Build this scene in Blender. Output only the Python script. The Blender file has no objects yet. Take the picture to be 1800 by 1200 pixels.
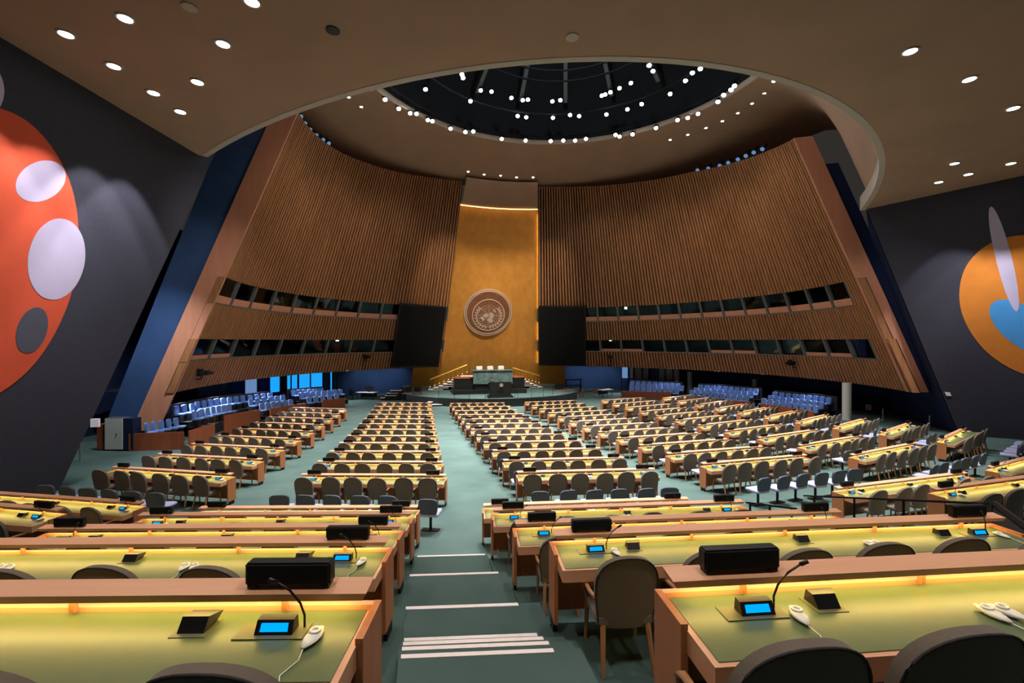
import bpy, bmesh, math, random
from mathutils import Vector, Matrix
random.seed(7)
S = bpy.context.scene
COL = S.collection
PI = math.pi

# ------------------------------------------------------------------ camera
TH = math.radians(11.5)
FPX = 800.0
CX, CY, CZ = -8.0, 0.0, 5.74
cd = bpy.data.cameras.new('camera'); cam = bpy.data.objects.new('camera', cd); COL.objects.link(cam)
cd.sensor_width = 36.0; cd.lens = FPX/1800*36.0; cd.clip_end = 300; cd.clip_start = 0.05
cam.location = (CX, CY, CZ); cam.rotation_euler = (PI/2, 0, -TH)
S.camera = cam
# ------------------------------------------------------------------ world, exposure
w = bpy.data.worlds.new('world'); S.world = w; w.use_nodes = True
w.node_tree.nodes['Background'].inputs[0].default_value = (0.55, 0.47, 0.42, 1)
w.node_tree.nodes['Background'].inputs[1].default_value = 0.05
S.view_settings.view_transform = 'Standard'; S.view_settings.look = 'None'
S.view_settings.gamma = 1.0; S.view_settings.use_curve_mapping = False
S.view_settings.exposure = 0.08

def spot(name, loc, target, power, angle, color=(1, 0.93, 0.84), blend=0.6, size=0.15):
    l = bpy.data.lights.new(name, 'SPOT'); l.energy = power; l.spot_size = math.radians(angle)
    l.spot_blend = blend; l.color = color; l.shadow_soft_size = size
    o = bpy.data.objects.new(name, l); COL.objects.link(o)
    o.location = loc
    d = Vector(target)-Vector(loc)
    o.rotation_euler = d.to_track_quat('-Z', 'Y').to_euler()
    return o

# lamps of the dome: aimed at the floor, at the podium and at the gilded wall
for k in range(12):
    a = 2*PI*k/12+0.2
    spot('dome_lamp_light', (10.6*math.cos(a), 24.2+10.6*math.sin(a), 22.6),
         (9.5*math.cos(a), 25+9.5*math.sin(a), 0.2), 15000, 62, (1.0, 0.96, 0.94))
for px, ty, pw in ((-7, 24, 8000), (-2, 20, 22000), (-2, 28, 20000), (6, 22, 8000), (-9, 15, 5000), (9, 15, 6000), (0, 14, 5000)):
    spot('dome_lamp_light', (px*.6, 30, 22.8), (px, ty, .5), pw, 40, (1.0, 0.95, 0.9))
for px in (-4.5, -1.5, 1.5, 4.5):
    spot('dome_lamp_light', (px*1.4, 33.5, 22.2), (px*.7, 51, 7.0), 7000, 36, (1, 0.86, 0.66))
spot('dome_lamp_light', (-1, 33, 22.4), (-1, 42.5, 1.5), 32000, 36, (1, 0.95, 0.9))
for az in (-80, -60, -40, 38, 58, 78, 98):                 # lamps on the wing walls
    a = math.radians(az)
    spot('dome_lamp_light', (7*math.sin(a), 26+7*math.cos(a), 22.0), (17*math.sin(a), 30.5+17*math.cos(a), 9), 1700, 60, (1, 0.88, 0.76))

# ------------------------------------------------------------------ pixel to world
Fv = Vector((math.sin(TH), math.cos(TH), 0)); Rv = Vector((math.cos(TH), -math.sin(TH), 0)); CV = Vector((CX, CY, CZ))
def ray(x, y): return Fv+Rv*((x-900)/FPX)+Vector((0, 0, (600-y)/FPX))
def atz(x, y, z):
    r = ray(x, y); return CV+r*((z-CZ)/r.z)
def atd(x, y, d): return CV+ray(x, y)*d
KC, APZ, CYC = 0.379, 59.4, 30.5                # cone of the wing walls: slope, apex height, centre
def cone(az, z, dr=0.0):
    a = math.radians(az); R = KC*(APZ-z)+dr
    return Vector((R*math.sin(a), CYC+R*math.cos(a), z))
def conepx(x, y, dr=0.0):
    r = ray(x, y); o = CV-Vector((0, CYC, APZ+dr/KC))
    k2 = KC*KC
    a = r.x**2+r.y**2-k2*r.z**2; b = 2*(o.x*r.x+o.y*r.y-k2*o.z*r.z); c = o.x**2+o.y**2-k2*o.z**2
    t = (-b+math.sqrt(max(0, b*b-4*a*c)))/(2*a)
    return CV+r*t
def ringpx(x, y, R):                            # pixel on a vertical cylinder round the hall centre
    r = ray(x, y); ox, oy = CX, CY-CYC
    a = r.x**2+r.y**2; b = 2*(ox*r.x+oy*r.y); c = ox*ox+oy*oy-R*R
    t = (-b+math.sqrt(max(0, b*b-4*a*c)))/(2*a)
    return CV+r*t

# ------------------------------------------------------------------ materials
def lin(c):
    return tuple((v/12.92 if v <= .04045 else ((v+.055)/1.055)**2.4) for v in c)
def rgb(r, g, b): return lin((r/255, g/255, b/255))
M = {}
def mat(name, col, rough=.6, metal=0.0, var=0.0, scale=6.0, stretch=(1, 1, 1), bump=0.0, col2=None, spec=.5, coat=0, sheen=0, detail=4):
    m = bpy.data.materials.new(name); m.use_nodes = True
    nt = m.node_tree; b = nt.nodes['Principled BSDF']
    b.inputs['Roughness'].default_value = rough; b.inputs['Metallic'].default_value = metal
    b.inputs['Specular IOR Level'].default_value = spec
    if coat: b.inputs['Coat Weight'].default_value = coat
    if sheen: b.inputs['Sheen Weight'].default_value = sheen
    b.inputs['Base Color'].default_value = (*col, 1)
    if var or bump or col2:
        tc = nt.nodes.new('ShaderNodeTexCoord'); mp = nt.nodes.new('ShaderNodeMapping')
        mp.inputs['Scale'].default_value = stretch
        n = nt.nodes.new('ShaderNodeTexNoise'); n.inputs['Scale'].default_value = scale; n.inputs['Detail'].default_value = detail
        nt.links.new(tc.outputs['Object'], mp.inputs[0]); nt.links.new(mp.outputs[0], n.inputs['Vector'])
        if var or col2:
            r = nt.nodes.new('ShaderNodeValToRGB')
            c2 = col2 or tuple(min(1, v*(1+var)) for v in col)
            c1 = col if col2 else tuple(v*(1-var) for v in col)
            r.color_ramp.elements[0].position = .3; r.color_ramp.elements[1].position = .7
            r.color_ramp.elements[0].color = (*c1, 1); r.color_ramp.elements[1].color = (*c2, 1)
            nt.links.new(n.outputs['Fac'], r.inputs[0]); nt.links.new(r.outputs[0], b.inputs['Base Color'])
        if bump:
            bp = nt.nodes.new('ShaderNodeBump'); bp.inputs['Strength'].default_value = bump; bp.inputs['Distance'].default_value = .02
            nt.links.new(n.outputs['Fac'], bp.inputs['Height']); nt.links.new(bp.outputs[0], b.inputs['Normal'])
    M[name] = m; return m
def emat(name, col, strength):
    m = bpy.data.materials.new(name); m.use_nodes = True
    nt = m.node_tree; nt.nodes.clear()
    e = nt.nodes.new('ShaderNodeEmission'); o = nt.nodes.new('ShaderNodeOutputMaterial')
    e.inputs[0].default_value = (*col, 1); e.inputs[1].default_value = strength
    nt.links.new(e.outputs[0], o.inputs[0]); M[name] = m; return m
def glassmat(name, tint, fac=.25):
    m = bpy.data.materials.new(name); m.use_nodes = True
    nt = m.node_tree; nt.nodes.clear()
    t = nt.nodes.new('ShaderNodeBsdfTransparent'); g = nt.nodes.new('ShaderNodeBsdfGlossy'); mx = nt.nodes.new('ShaderNodeMixShader')
    fr = nt.nodes.new('ShaderNodeFresnel'); o = nt.nodes.new('ShaderNodeOutputMaterial')
    t.inputs[0].default_value = (*tint, 1); g.inputs['Roughness'].default_value = .03; g.inputs[0].default_value = (.9, .95, 1, 1)
    fr.inputs[0].default_value = 1.3
    nt.links.new(fr.outputs[0], mx.inputs[0]); nt.links.new(t.outputs[0], mx.inputs[1]); nt.links.new(g.outputs[0], mx.inputs[2])
    nt.links.new(mx.outputs[0], o.inputs[0]); M[name] = m; return m

mat('plaster', rgb(172, 140, 116), .9, var=.06, scale=.5, bump=.05, spec=.2)
mat('rim_plaster', rgb(190, 176, 162), .8, var=.04, scale=1)
mat('carpet', rgb(68, 88, 84), .97, col2=rgb(82, 101, 97), scale=.8, spec=.1, detail=8)
mat('carpet_pile', rgb(84, 122, 110), .97, var=.12, scale=30, bump=.2, spec=.1)
mat('strip_white', rgb(238, 226, 222), .7, var=.04, scale=20)
mat('wall_dark', rgb(60, 60, 68), .95, var=.06, scale=8, bump=.05, spec=.15)
mat('wall_navy', rgb(25, 35, 66), .9, var=.08, scale=3, spec=.2)
mat('wall_blue', rgb(50, 76, 118), .85, var=.10, scale=.7, spec=.25)
mat('black_wall', rgb(16, 17, 20), .9)
mat('slat_wood', rgb(144, 98, 62), .5, col2=rgb(168, 116, 76), scale=2.2, stretch=(2, 2, .15), spec=.35)
mat('slat_back', rgb(36, 23, 15), .85, var=.1)
mat('veneer', rgb(196, 132, 104), .55, col2=rgb(204, 142, 112), scale=1.5, stretch=(3, 3, .3), spec=.3)
mat('gold', rgb(206, 140, 62), .42, .5, col2=rgb(222, 156, 72), scale=1.3, stretch=(1.2, 1, .8), bump=.22, detail=10)
mat('gold_bright', rgb(226, 178, 80), .35, .7)
mat('desk_wood', rgb(214, 156, 122), .42, col2=rgb(224, 168, 132), scale=3, stretch=(.3, 4, 4), spec=.4)
mat('desk_panel', rgb(184, 116, 76), .5, col2=rgb(194, 128, 86), scale=3, stretch=(4, 4, .3), spec=.35)
mat('leather', rgb(86, 101, 67), .38, var=.06, scale=9, bump=.04, spec=.45)
mat('taupe', rgb(104, 92, 80), .9, var=.05, scale=60, bump=.05, spec=.2, sheen=.2)
mat('taupe_dark', rgb(38, 33, 30), .8)
mat('chair_wood', rgb(168, 118, 78), .45, var=.1, scale=8, stretch=(4, 4, .5))
mat('blue_vinyl', rgb(62, 74, 92), .6, var=.06, scale=20, spec=.4)
mat('lit_blue_vinyl', rgb(150, 154, 186), .6, var=.04, scale=20, spec=.4)  # adviser seats: same blue vinyl, overhead light painted into the colour
mat('seat_blue', rgb(104, 138, 196), .65, var=.06, scale=12, spec=.35)
mat('metal_dark', rgb(28, 28, 30), .4, .6)
mat('metal_grey', rgb(96, 98, 96), .45, .3)
mat('steel', rgb(178, 176, 172), .35, .7)
mat('black_plastic', rgb(14, 14, 15), .45, spec=.5)
mat('black_matte', rgb(7, 7, 8), .75, spec=.3)
mat('white_plastic', rgb(236, 230, 218), .4)
mat('plate_bronze', rgb(92, 90, 54), .5)
mat('marble', rgb(54, 74, 70), .3, col2=rgb(104, 124, 118), scale=2.2, detail=10, spec=.5)
mat('black_stone', rgb(13, 14, 14), .4, var=.2, scale=3)
mat('mahogany', rgb(130, 66, 38), .5, col2=rgb(146, 78, 46), scale=2, stretch=(3, 3, .3))
mat('emblem_wood', rgb(100, 58, 38), .4, col2=rgb(128, 78, 50), scale=1.0, stretch=(1, 1, 1))
mat('emblem_silver', rgb(196, 178, 160), .4, .3)
mat('paper', rgb(236, 236, 238), .8)
mat('column_white', rgb(206, 206, 198), .7, var=.03, scale=2)
mat('paint_red', rgb(206, 84, 54), .85, var=.06, scale=2, spec=.2)
mat('paint_pale', rgb(182, 172, 192), .85, var=.03, scale=2, spec=.2)
mat('paint_grey', rgb(78, 80, 90), .9, var=.05, scale=2, spec=.2)
mat('paint_orange', rgb(198, 122, 46), .85, var=.06, scale=2, spec=.2)
mat('paint_blue', rgb(72, 146, 204), .85, var=.05, scale=2, spec=.2)
glassmat('pane_glass', (.72, .78, .78))
glassmat('clear_glass', (.93, .96, .95))
emat('desk_led', (1.0, .69, .19), 24.0)
emat('lens', (1.0, .97, .98), 80.0)
emat('down_lens', (1.0, .96, .94), 30.0)
emat('screen_blue', (.03, .25, 1.0), 2.6)
emat('lcd_blue', (.0, .26, 1.0), 1.7)
emat('daylight', (.01, .30, .85), 1.2)
emat('cool_lit', (.25, .45, .85), .5)
emat('gold_led', (1.0, .72, .25), 6.0)
emat('white_lit', (1, .97, .9), 3.0)

# ------------------------------------------------------------------ mesh helpers
class MB:
    def __init__(s): s.v = []; s.f = []
    def add(s, vs, fs):
        n = len(s.v); s.v += [tuple(p) for p in vs]; s.f += [tuple(i+n for i in q) for q in fs]; return s
    def box(s, x0, x1, y0, y1, z0, z1):
        return s.add([(x0,y0,z0),(x1,y0,z0),(x1,y1,z0),(x0,y1,z0),(x0,y0,z1),(x1,y0,z1),(x1,y1,z1),(x0,y1,z1)],
                     [(3,2,1,0),(4,5,6,7),(0,1,5,4),(1,2,6,5),(2,3,7,6),(3,0,4,7)])
    def hexa(s, p):   # 8 points, bottom four then top four
        return s.add(p, [(3,2,1,0),(4,5,6,7),(0,1,5,4),(1,2,6,5),(2,3,7,6),(3,0,4,7)])
    def bar(s, a, b, w, h=None):
        a = Vector(a); b = Vector(b); d = (b-a).normalized(); h = h or w
        up = Vector((0,0,1)) if abs(d.z) < .95 else Vector((0,1,0))
        u = d.cross(up).normalized()*(w/2); v = u.cross(d).normalized()*(h/2)
        return s.hexa([a-u-v, a+u-v, a+u+v, a-u+v, b-u-v, b+u-v, b+u+v, b-u+v])
    def taper(s, a, b, ra, rb, n=6):
        return s.tube([a, b], [ra, rb], n)
    def tube(s, pts, rad, n=6):
        pts = [Vector(p) for p in pts]; rad = rad if isinstance(rad, (list, tuple)) else [rad]*len(pts)
        vs = []; fs = []
        for i, p in enumerate(pts):
            d = (pts[min(i+1, len(pts)-1)]-pts[max(i-1, 0)]).normalized()
            up = Vector((0,0,1)) if abs(d.z) < .9 else Vector((1,0,0))
            u = d.cross(up).normalized(); v = u.cross(d)
            for k in range(n):
                a = 2*PI*k/n; vs.append(p+(u*math.cos(a)+v*math.sin(a))*rad[i])
        for i in range(len(pts)-1):
            for k in range(n):
                fs.append((i*n+k, i*n+(k+1) % n, (i+1)*n+(k+1) % n, (i+1)*n+k))
        fs.append(tuple(range(n-1, -1, -1))); fs.append(tuple((len(pts)-1)*n+k for k in range(n)))
        return s.add(vs, fs)
    def lathe(s, prof, n=16, c=(0,0,0)):     # (r, z) profile round z
        vs = []; fs = []
        for r, z in prof:
            for k in range(n):
                a = 2*PI*k/n; vs.append((c[0]+r*math.cos(a), c[1]+r*math.sin(a), c[2]+z))
        for i in range(len(prof)-1):
            for k in range(n): fs.append((i*n+k, i*n+(k+1) % n, (i+1)*n+(k+1) % n, (i+1)*n+k))
        fs.append(tuple(range(n-1, -1, -1))); fs.append(tuple((len(prof)-1)*n+k for k in range(n)))
        return s.add(vs, fs)
    def prism(s, poly, d, o=(0,0,0), ex=(1,0,0), ey=(0,0,1), ez=None):   # polygon in (ex, ey), pushed by d along ez
        o = Vector(o); ex = Vector(ex); ey = Vector(ey); ez = Vector(ez) if ez else ex.cross(ey)
        n = len(poly)
        a = [o+ex*p[0]+ey*p[1] for p in poly]; b = [q+ez*d for q in a]
        return s.add(a+b, [tuple(range(n-1, -1, -1)), tuple(range(n, 2*n))]+[(i, (i+1) % n, n+(i+1) % n, n+i) for i in range(n)])
    def grid(s, P, flip=False):              # rows of points
        m = len(P[0]); vs = [p for r in P for p in r]; fs = []
        for i in range(len(P)-1):
            for j in range(m-1):
                q = (i*m+j, i*m+j+1, (i+1)*m+j+1, (i+1)*m+j); fs.append(q[::-1] if flip else q)
        return s.add(vs, fs)
    def mesh(s, m, smooth=False, bevel=0):
        me = bpy.data.meshes.new('mesh'); me.from_pydata(s.v, [], s.f)
        if bevel:
            bm = bmesh.new(); bm.from_mesh(me)
            bmesh.ops.bevel(bm, geom=bm.edges[:], offset=bevel, segments=2, affect='EDGES', clamp_overlap=True)
            bm.to_mesh(me); bm.free()
        bm = bmesh.new(); bm.from_mesh(me); bmesh.ops.recalc_face_normals(bm, faces=bm.faces[:]); bm.to_mesh(me); bm.free()
        if smooth:
            me.shade_smooth()
            if smooth == 'auto':
                try: me.set_sharp_from_angle(angle=math.radians(35))
                except Exception: pass
        me.materials.append(M[m]); return me
def link(name, data, parent=None, loc=None, rz=None):
    o = bpy.data.objects.new(name, data); COL.objects.link(o)
    if parent: o.parent = parent
    if loc is not None: o.location = loc
    if rz is not None: o.rotation_euler = (0, 0, rz)
    return o
def part(name, mb, m, parent=None, smooth=False, bevel=0): return link(name, mb.mesh(m, smooth, bevel), parent)
def tag(o, label, cat, group=None):
    o['label'] = label; o['category'] = cat
    if group: o['group'] = group
    return o
def struct(name, mb, m, smooth=False, parent=None):
    o = part(name, mb, m, parent, smooth)
    if not parent: o['kind'] = 'structure'
    return o
def thing(name, label, cat, loc=(0,0,0), rz=0, group=None):
    return tag(link(name, None, None, loc, rz), label, cat, group)
ORD = ['first','second','third','fourth','fifth','sixth','seventh','eighth','ninth','tenth','eleventh','twelfth','thirteenth','fourteenth','fifteenth','sixteenth','seventeenth','eighteenth','nineteenth','twentieth']+['twenty-'+w_ for w_ in ('first','second','third','fourth','fifth','sixth','seventh','eighth','ninth')]
def nth(i): return ORD[i]

# ------------------------------------------------------------------ floor heights
def yyof(x, y): return y-x*x/79.0
TIERS = [(1.50, 3.69), (3.75, 2.98), (5.65, 2.33), (7.75, 1.75)]        # front edge of each tier, its height
def zmain(yy):
    if yy < 13: return 5.74-(4.50+.34*(max(yy, 7.75)-7.75)/5.25)
    t = min(1, (yy-13)/23.0); return 5.74-(4.84+.90*(1-(1-t)**2))
def zf(x, y):
    yy = yyof(x, y)
    if abs(x) < 30:
        for e, z in TIERS:
            if yy < e: return z
    return zmain(yy)
XS = [-27+54*i/36 for i in range(37)]
# main floor
mb = MB(); yys = [7.7, 8.5, 10, 11.5, 13]+[13+23*i/18 for i in range(1, 19)]+[40, 46, 58]
mb.grid([[(x, yy+x*x/79, zmain(yy)) for x in XS] for yy in yys])
floor = struct('floor', mb, 'carpet', True)
# raised rear tiers, left and right of the aisle with the stairs
AX0, AX1 = -8.16, -6.74
def tier_slab(x0, x1, y0, y1, z, zb):
    m = MB(); n = 14
    top = []; 
    xs = [x0+(x1-x0)*i/n for i in range(n+1)]
    P = [[(x, y1+x*x/79, zb) for x in xs], [(x, y1+x*x/79, z-.03) for x in xs], [(x, y1+x*x/79-.03, z) for x in xs], [(x, y0+x*x/79, z) for x in xs], [(x, y0+x*x/79, zb) for x in xs]]
    m.grid(P)
    for i, x in ((0, x0), (n, x1)):
        m.add([P[0][i], P[2][i], P[3][i], P[4][i]], [(0,1,2,3)])
    return m
prev = -4.0
for i, (e, z) in enumerate(TIERS):
    zb = TIERS[i+1][1]-.05 if i < 3 else zmain(7.8)-.1
    struct('floor_tier', tier_slab(-27, AX0, prev, e, z, zb-.7), 'carpet')
    struct('floor_tier', tier_slab(AX1, 27, prev, e, z, zb-.7), 'carpet')
    prev = e
# stair flights in the aisle: nosings read from the white strips
NOS = [(827, 1150, 3.56, 292), (827, 1136, 3.78, 275), (825, 1127, 4.0, 259), (822, 1120, 4.28, 243), (804, 1066, 4.80, 212), (798, 1008, 6.72, 154), (793, 975, 8.60, 117)]
pos = [atd(x, y, d) for x, y, d, w_ in NOS]
steps = []   # (front edge y, tread height)
for k, p in enumerate(pos):
    steps.append((p.y, p.z))
    nz = pos[k+1].z if k+1 < len(pos) else zmain(8.3)
    drop = p.z-nz
    if drop > .3:
        n = max(2, round(drop/.165))
        for j in range(1, n): steps.append((p.y+.25*j, p.z-drop*j/n))
seqs = [(2.0, 3.69), (2.25, 3.5), (2.5, pos[0].z+.09)]+steps
y0 = -3.0; tilt = -math.tan(math.radians(8))
for (ye, z) in seqs:
    m = MB(); d0 = 1.42/2*tilt
    m.hexa([(AX0, y0-d0, .6), (AX1, y0+d0, .6), (AX1, ye+d0, .6), (AX0, ye-d0, .6), (AX0, y0-d0, z), (AX1, y0+d0, z), (AX1, ye+d0, z), (AX0, ye-d0, z)])
    struct('floor_step', m, 'carpet'); y0 = ye
for k, p in enumerate(pos):
    wd = NOS[k][3]*NOS[k][2]/FPX; xm = p.x
    a0, a1 = max(xm-wd/2, AX0+.02), min(xm+wd/2, AX1-.02)
    ya = p.y+(a0-(AX0+AX1)/2)*tilt; yb = p.y+(a1-(AX0+AX1)/2)*tilt
    wdt = .05 if k > 3 else .042
    m = MB(); m.hexa([(a0, ya-wdt, p.z+.001), (a1, yb-wdt, p.z+.001), (a1, yb+.004, p.z+.001), (a0, ya+.004, p.z+.001), (a0, ya-wdt, p.z+.006), (a1, yb-wdt, p.z+.006), (a1, yb+.004, p.z+.006), (a0, ya+.004, p.z+.006)])
    o = part('nosing_strip', m, 'strip_white')
    tag(o, ['white nosing strip on the carpeted aisle stairs, %s one from the camera' % nth(k)][0], 'nosing strip', 'white strips on the aisle stairs')

# ------------------------------------------------------------------ ceiling with its round opening, dome, drum
ZC = 13.11
def lipy(x): return 10.75+(x+.4)**2/27.5
LX = [-16.45+32.9*i/48 for i in range(49)]
mb = MB()
mb.grid([[(x*1.9, -9, ZC) for x in LX], [(x, lipy(x), ZC) for x in LX]])
# side strips out to the walls
mb.add([(-16.45*1.9, -9, ZC), (-16.45, lipy(-16.45), ZC), (-31, 25, ZC)], [(0,1,2)])
mb.add([(16.45*1.9, -9, ZC), (16.45, lipy(16.45), ZC), (31, 25, ZC)], [(0,1,2)])
ceiling = struct('ceiling', mb, 'plaster')
rim = MB()
def rimrow(din, z):
    out = []
    for i, x in enumerate(LX):
        t = Vector((1, 2*(x+.4)/27.5, 0)).normalized(); n = Vector((-t.y, t.x, 0))
        out.append((x+n.x*din, lipy(x)+n.y*din, z))
    return out
rim.grid([rimrow(-.02, ZC-.012), rimrow(.20, ZC-.012), rimrow(.20, ZC+.75), rimrow(.05, ZC+.75)])
struct('trim_1', rim, 'rim_plaster', 'auto')
# dome shell: ruled from the oculus ring to the rim in front and above the wings at the back
OY, OR, OZ = 24.2, 12.7, 22.3
def outer(phi):              # phi from the back of the hall, degrees -180..180
    a = math.radians(phi)
    b = min(1, max(0, (abs(phi)-78)/26)); b = b*b*(3-2*b)
    back = Vector((22*math.sin(a), OY+22*math.cos(a), 21.45))
    # front: the rim curve
    lo, hi = 0.0, 40.0
    for _ in range(40):
        mid = (lo+hi)/2; x = mid*math.sin(a); y = OY+mid*math.cos(a)
        if y > lipy(x): lo = mid
        else: hi = mid
    fr = Vector((lo*math.sin(a), OY+lo*math.cos(a), ZC+.6))
    if abs(phi) < 78: return back
    if lo > 24: fr = Vector((17.5*math.sin(a), OY+17.5*math.cos(a), ZC+.6))
    return back.lerp(fr, b)
mb = MB(); rows = []
for j in range(9):
    t = j/8; row = []
    for k in range(97):
        phi = -180+360*k/96; a = math.radians(phi)
        i_ = Vector((OR*math.sin(a), OY+OR*math.cos(a), OZ)); o_ = outer(phi)
        p = i_.lerp(o_, t); p.z += .25*math.sin(PI*t)
        row.append(p)
    rows.append(row)
mb.grid(rows); struct('ceiling_dome', mb, 'plaster', True)
mb = MB(); ring = lambda r, z: [(r*math.cos(2*PI*k/64), OY+r*math.sin(2*PI*k/64), z) for k in range(65)]
mb.grid([ring(OR+.02, OZ-.12), ring(OR-.22, OZ-.12), ring(OR-.22, OZ+.15)])
struct('trim_2', mb, 'rim_plaster', True)
mb = MB(); mb.grid([ring(OR-.1, OZ), ring(OR-.1, OZ+3.2), ring(OR-3, OZ+6.4), ring(OR-8, OZ+8.2), ring(.01, OZ+8.8)])
struct('ceiling_drum', mb, 'black_matte', True)
for k in range(20):          # radial beams in the dark drum
    a = 2*PI*k/20; m = MB()
    m.bar((4*math.cos(a), OY+4*math.sin(a), OZ+7.6), ((OR-.9)*math.cos(a), OY+(OR-.9)*math.sin(a), OZ+3.0), .3, .5)
    part('beam', m, 'metal_grey', bpy.data.objects['ceiling_drum'])
for r, z in ((OR-.7, OZ+.25), (OR-3.0, OZ+.9), (OR-6.2, OZ+1.6), (OR-6.8, OZ+2.0)):
    m = MB(); m.tube([(r*math.cos(2*PI*k/48), OY+r*math.sin(2*PI*k/48), z) for k in range(49)], .07, 5)
    part('lighting_rail', m, 'black_matte', bpy.data.objects['ceiling_drum'])

# ------------------------------------------------------------------ mural walls and outer walls
def plane_wall(name, A, B, C, m, back=8.0):
    A, B, C = Vector(A), Vector(B), Vector(C)     # A, B on the top line (A nearer), C bottom front corner
    d = (A-B)                                       # direction towards the camera
    k = back/d.length
    Bt = B; At = B+d*(1+k*1.6)
    drop = C-B
    mb = MB(); ext = 1.25
    Cb = B+drop*ext
    nrm = (At-Bt).cross(drop).normalized()
    if nrm.x*(-1 if B.x < 0 else 1) < 0: nrm = -nrm   # outward
    mb.hexa([Cb, At+drop*ext, At+drop*ext+nrm*.35, Cb+nrm*.35, Bt-drop*.05, At-drop*.05, At-drop*.05+nrm*.35, Bt-drop*.05+nrm*.35])
    o = struct(name, mb, m); return o, At, Bt, drop, -nrm
LM, LA, LB, LD, LN = plane_wall('wall_left', (-17.95, 13.27, 13.11), (-16.42, 20.85, 13.11), tuple(atz(103, 863, .9)), 'wall_dark')
RM, RA, RB, RD, RN = plane_wall('wall_right', (18.3, 15.3, 13.11), (16.42, 20.92, 13.11), tuple(atz(1686, 763, .88)), 'wall_dark')
def on_plane(x, y, P, n):
    r = ray(x, y); return CV+r*((P-CV).dot(n)/r.dot(n))
def blob(pts, n=10):                # closed smooth curve through pixel points
    out = []; m = len(pts)
    for i in range(m):
        p0, p1, p2, p3 = pts[i-1], pts[i], pts[(i+1) % m], pts[(i+2) % m]
        for k in range(n):
            t = k/n
            out.append(tuple(.5*((2*p1[c])+(-p0[c]+p2[c])*t+(2*p0[c]-5*p1[c]+4*p2[c]-p3[c])*t*t+(-p0[c]+3*p1[c]-3*p2[c]+p3[c])*t**3) for c in (0, 1)))
    return out
def mural_shape(parent, pts, P, n, lift, m):
    vs = [on_plane(x, y, P, n)+n*.006 for x, y in blob(pts)]; k = len(vs)
    mb = MB(); mb.add(vs+[v+n*lift for v in vs], [tuple(range(k, 2*k))]+[(i, (i+1) % k, k+(i+1) % k, k+i) for i in range(k)])
    return part('painted_shape', mb, m, parent)
lm = thing('wall_mural', 'abstract mural of red and pale ovals on the dark left wall', 'mural')
def oval(cx, cy, rx, ry, tilt=0.0, n=10):
    t = math.radians(tilt)
    return [(cx+rx*math.cos(2*PI*k/n)*math.cos(t)-ry*math.sin(2*PI*k/n)*math.sin(t), cy+rx*math.cos(2*PI*k/n)*math.sin(t)+ry*math.sin(2*PI*k/n)*math.cos(t)) for k in range(n)]
mural_shape(lm, oval(-70, 450, 205, 270, 12), LB, LN, .010, 'paint_red')
mural_shape(lm, oval(70, 318, 46, 34, -25), LB, LN, .018, 'paint_pale')
mural_shape(lm, oval(98, 455, 50, 72, 10), LB, LN, .018, 'paint_pale')
mural_shape(lm, oval(55, 580, 26, 42, 20), LB, LN, .018, 'paint_grey')
mural_shape(lm, oval(-60, 150, 70, 60, 40), LB, LN, .018, 'paint_pale')
rm = thing('wall_mural', 'abstract mural of orange, blue and pale ovals on the dark right wall', 'mural')
mural_shape(rm, oval(1830, 540, 150, 120, 28), RB, RN, .010, 'paint_orange')
mural_shape(rm, oval(1800, 575, 70, 34, 35), RB, RN, .018, 'paint_blue')
mural_shape(rm, oval(1765, 455, 14, 95, -14), RB, RN, .026, 'paint_pale')
# wall washers on the ceiling in front of the murals
for px, py, fw, pw in ((116, 60, .8, 3200), (200, 116, .8, 3200), (270, 163, 1.4, 4200), (317, 196, 1.6, 4600)):
    p = atz(px, py, ZC-.03); spot('downlight_and_fill_light', p, (p.x-2.2, p.y+fw, 6.0), pw, 58, (.93, .9, 1.0), .3, .05)
for px, py in ((1702, 306), (1650, 320), (1777, 287)):
    p = atz(px, py, ZC-.03); spot('downlight_and_fill_light', p, (p.x+2.0, p.y+1.3, 6.5), 3400, 56, (.93, .9, 1.0), .35, .06)
for px, py in ((220, 32), (392, 77), (347, 144), (1600, 90), (1704, 139), (1781, 190)):
    p = atz(px, py, ZC-.03); spot('downlight_and_fill_light', p, (p.x, p.y, 0), 900, 95, (1, .93, .86), .7, .08)
for x, y in ((-14, 7), (-9.5, 6), (-5, 6), (0, 6), (5, 6), (11, 7), (-10, 1), (-5, 1), (0, 1)):
    spot('downlight_and_fill_light', (x, y, ZC-.03), (x, y, 0), 700, 95, (1, .93, .86), .7, .08)

lt = bpy.data.lights.new('drum_fill_light', 'POINT'); lt.energy = 1500; lt.color = (.6, .75, 1); lt.shadow_soft_size = .3  # added bluish fill so the drum beams show, no lamp hangs here
lo = bpy.data.objects.new('drum_fill_light', lt); COL.objects.link(lo); lo.location = (0, OY, OZ+4)
spot('downlight_and_fill_light', (-18.0, 22.3, 12.5), (-21.5, 22.4, .5), 3000, 44, (.9, .97, 1.0), .8, .1)  # added fill for the floor and cabinet at left, no fitting here
spot('downlight_and_fill_light', (-8, 9, 12.6), tuple(cone(-95.4, 8, .6)), 5000, 27, (1, .93, .88), .9, .1)  # added fill aimed at the left wing's veneer end, not a real downlight
spot('downlight_and_fill_light', (5, 9, 12.6), tuple(cone(117, 7, .4)), 2600, 27, (1, .93, .88), .9, .1)  # the same added fill for the right wing's end
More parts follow.
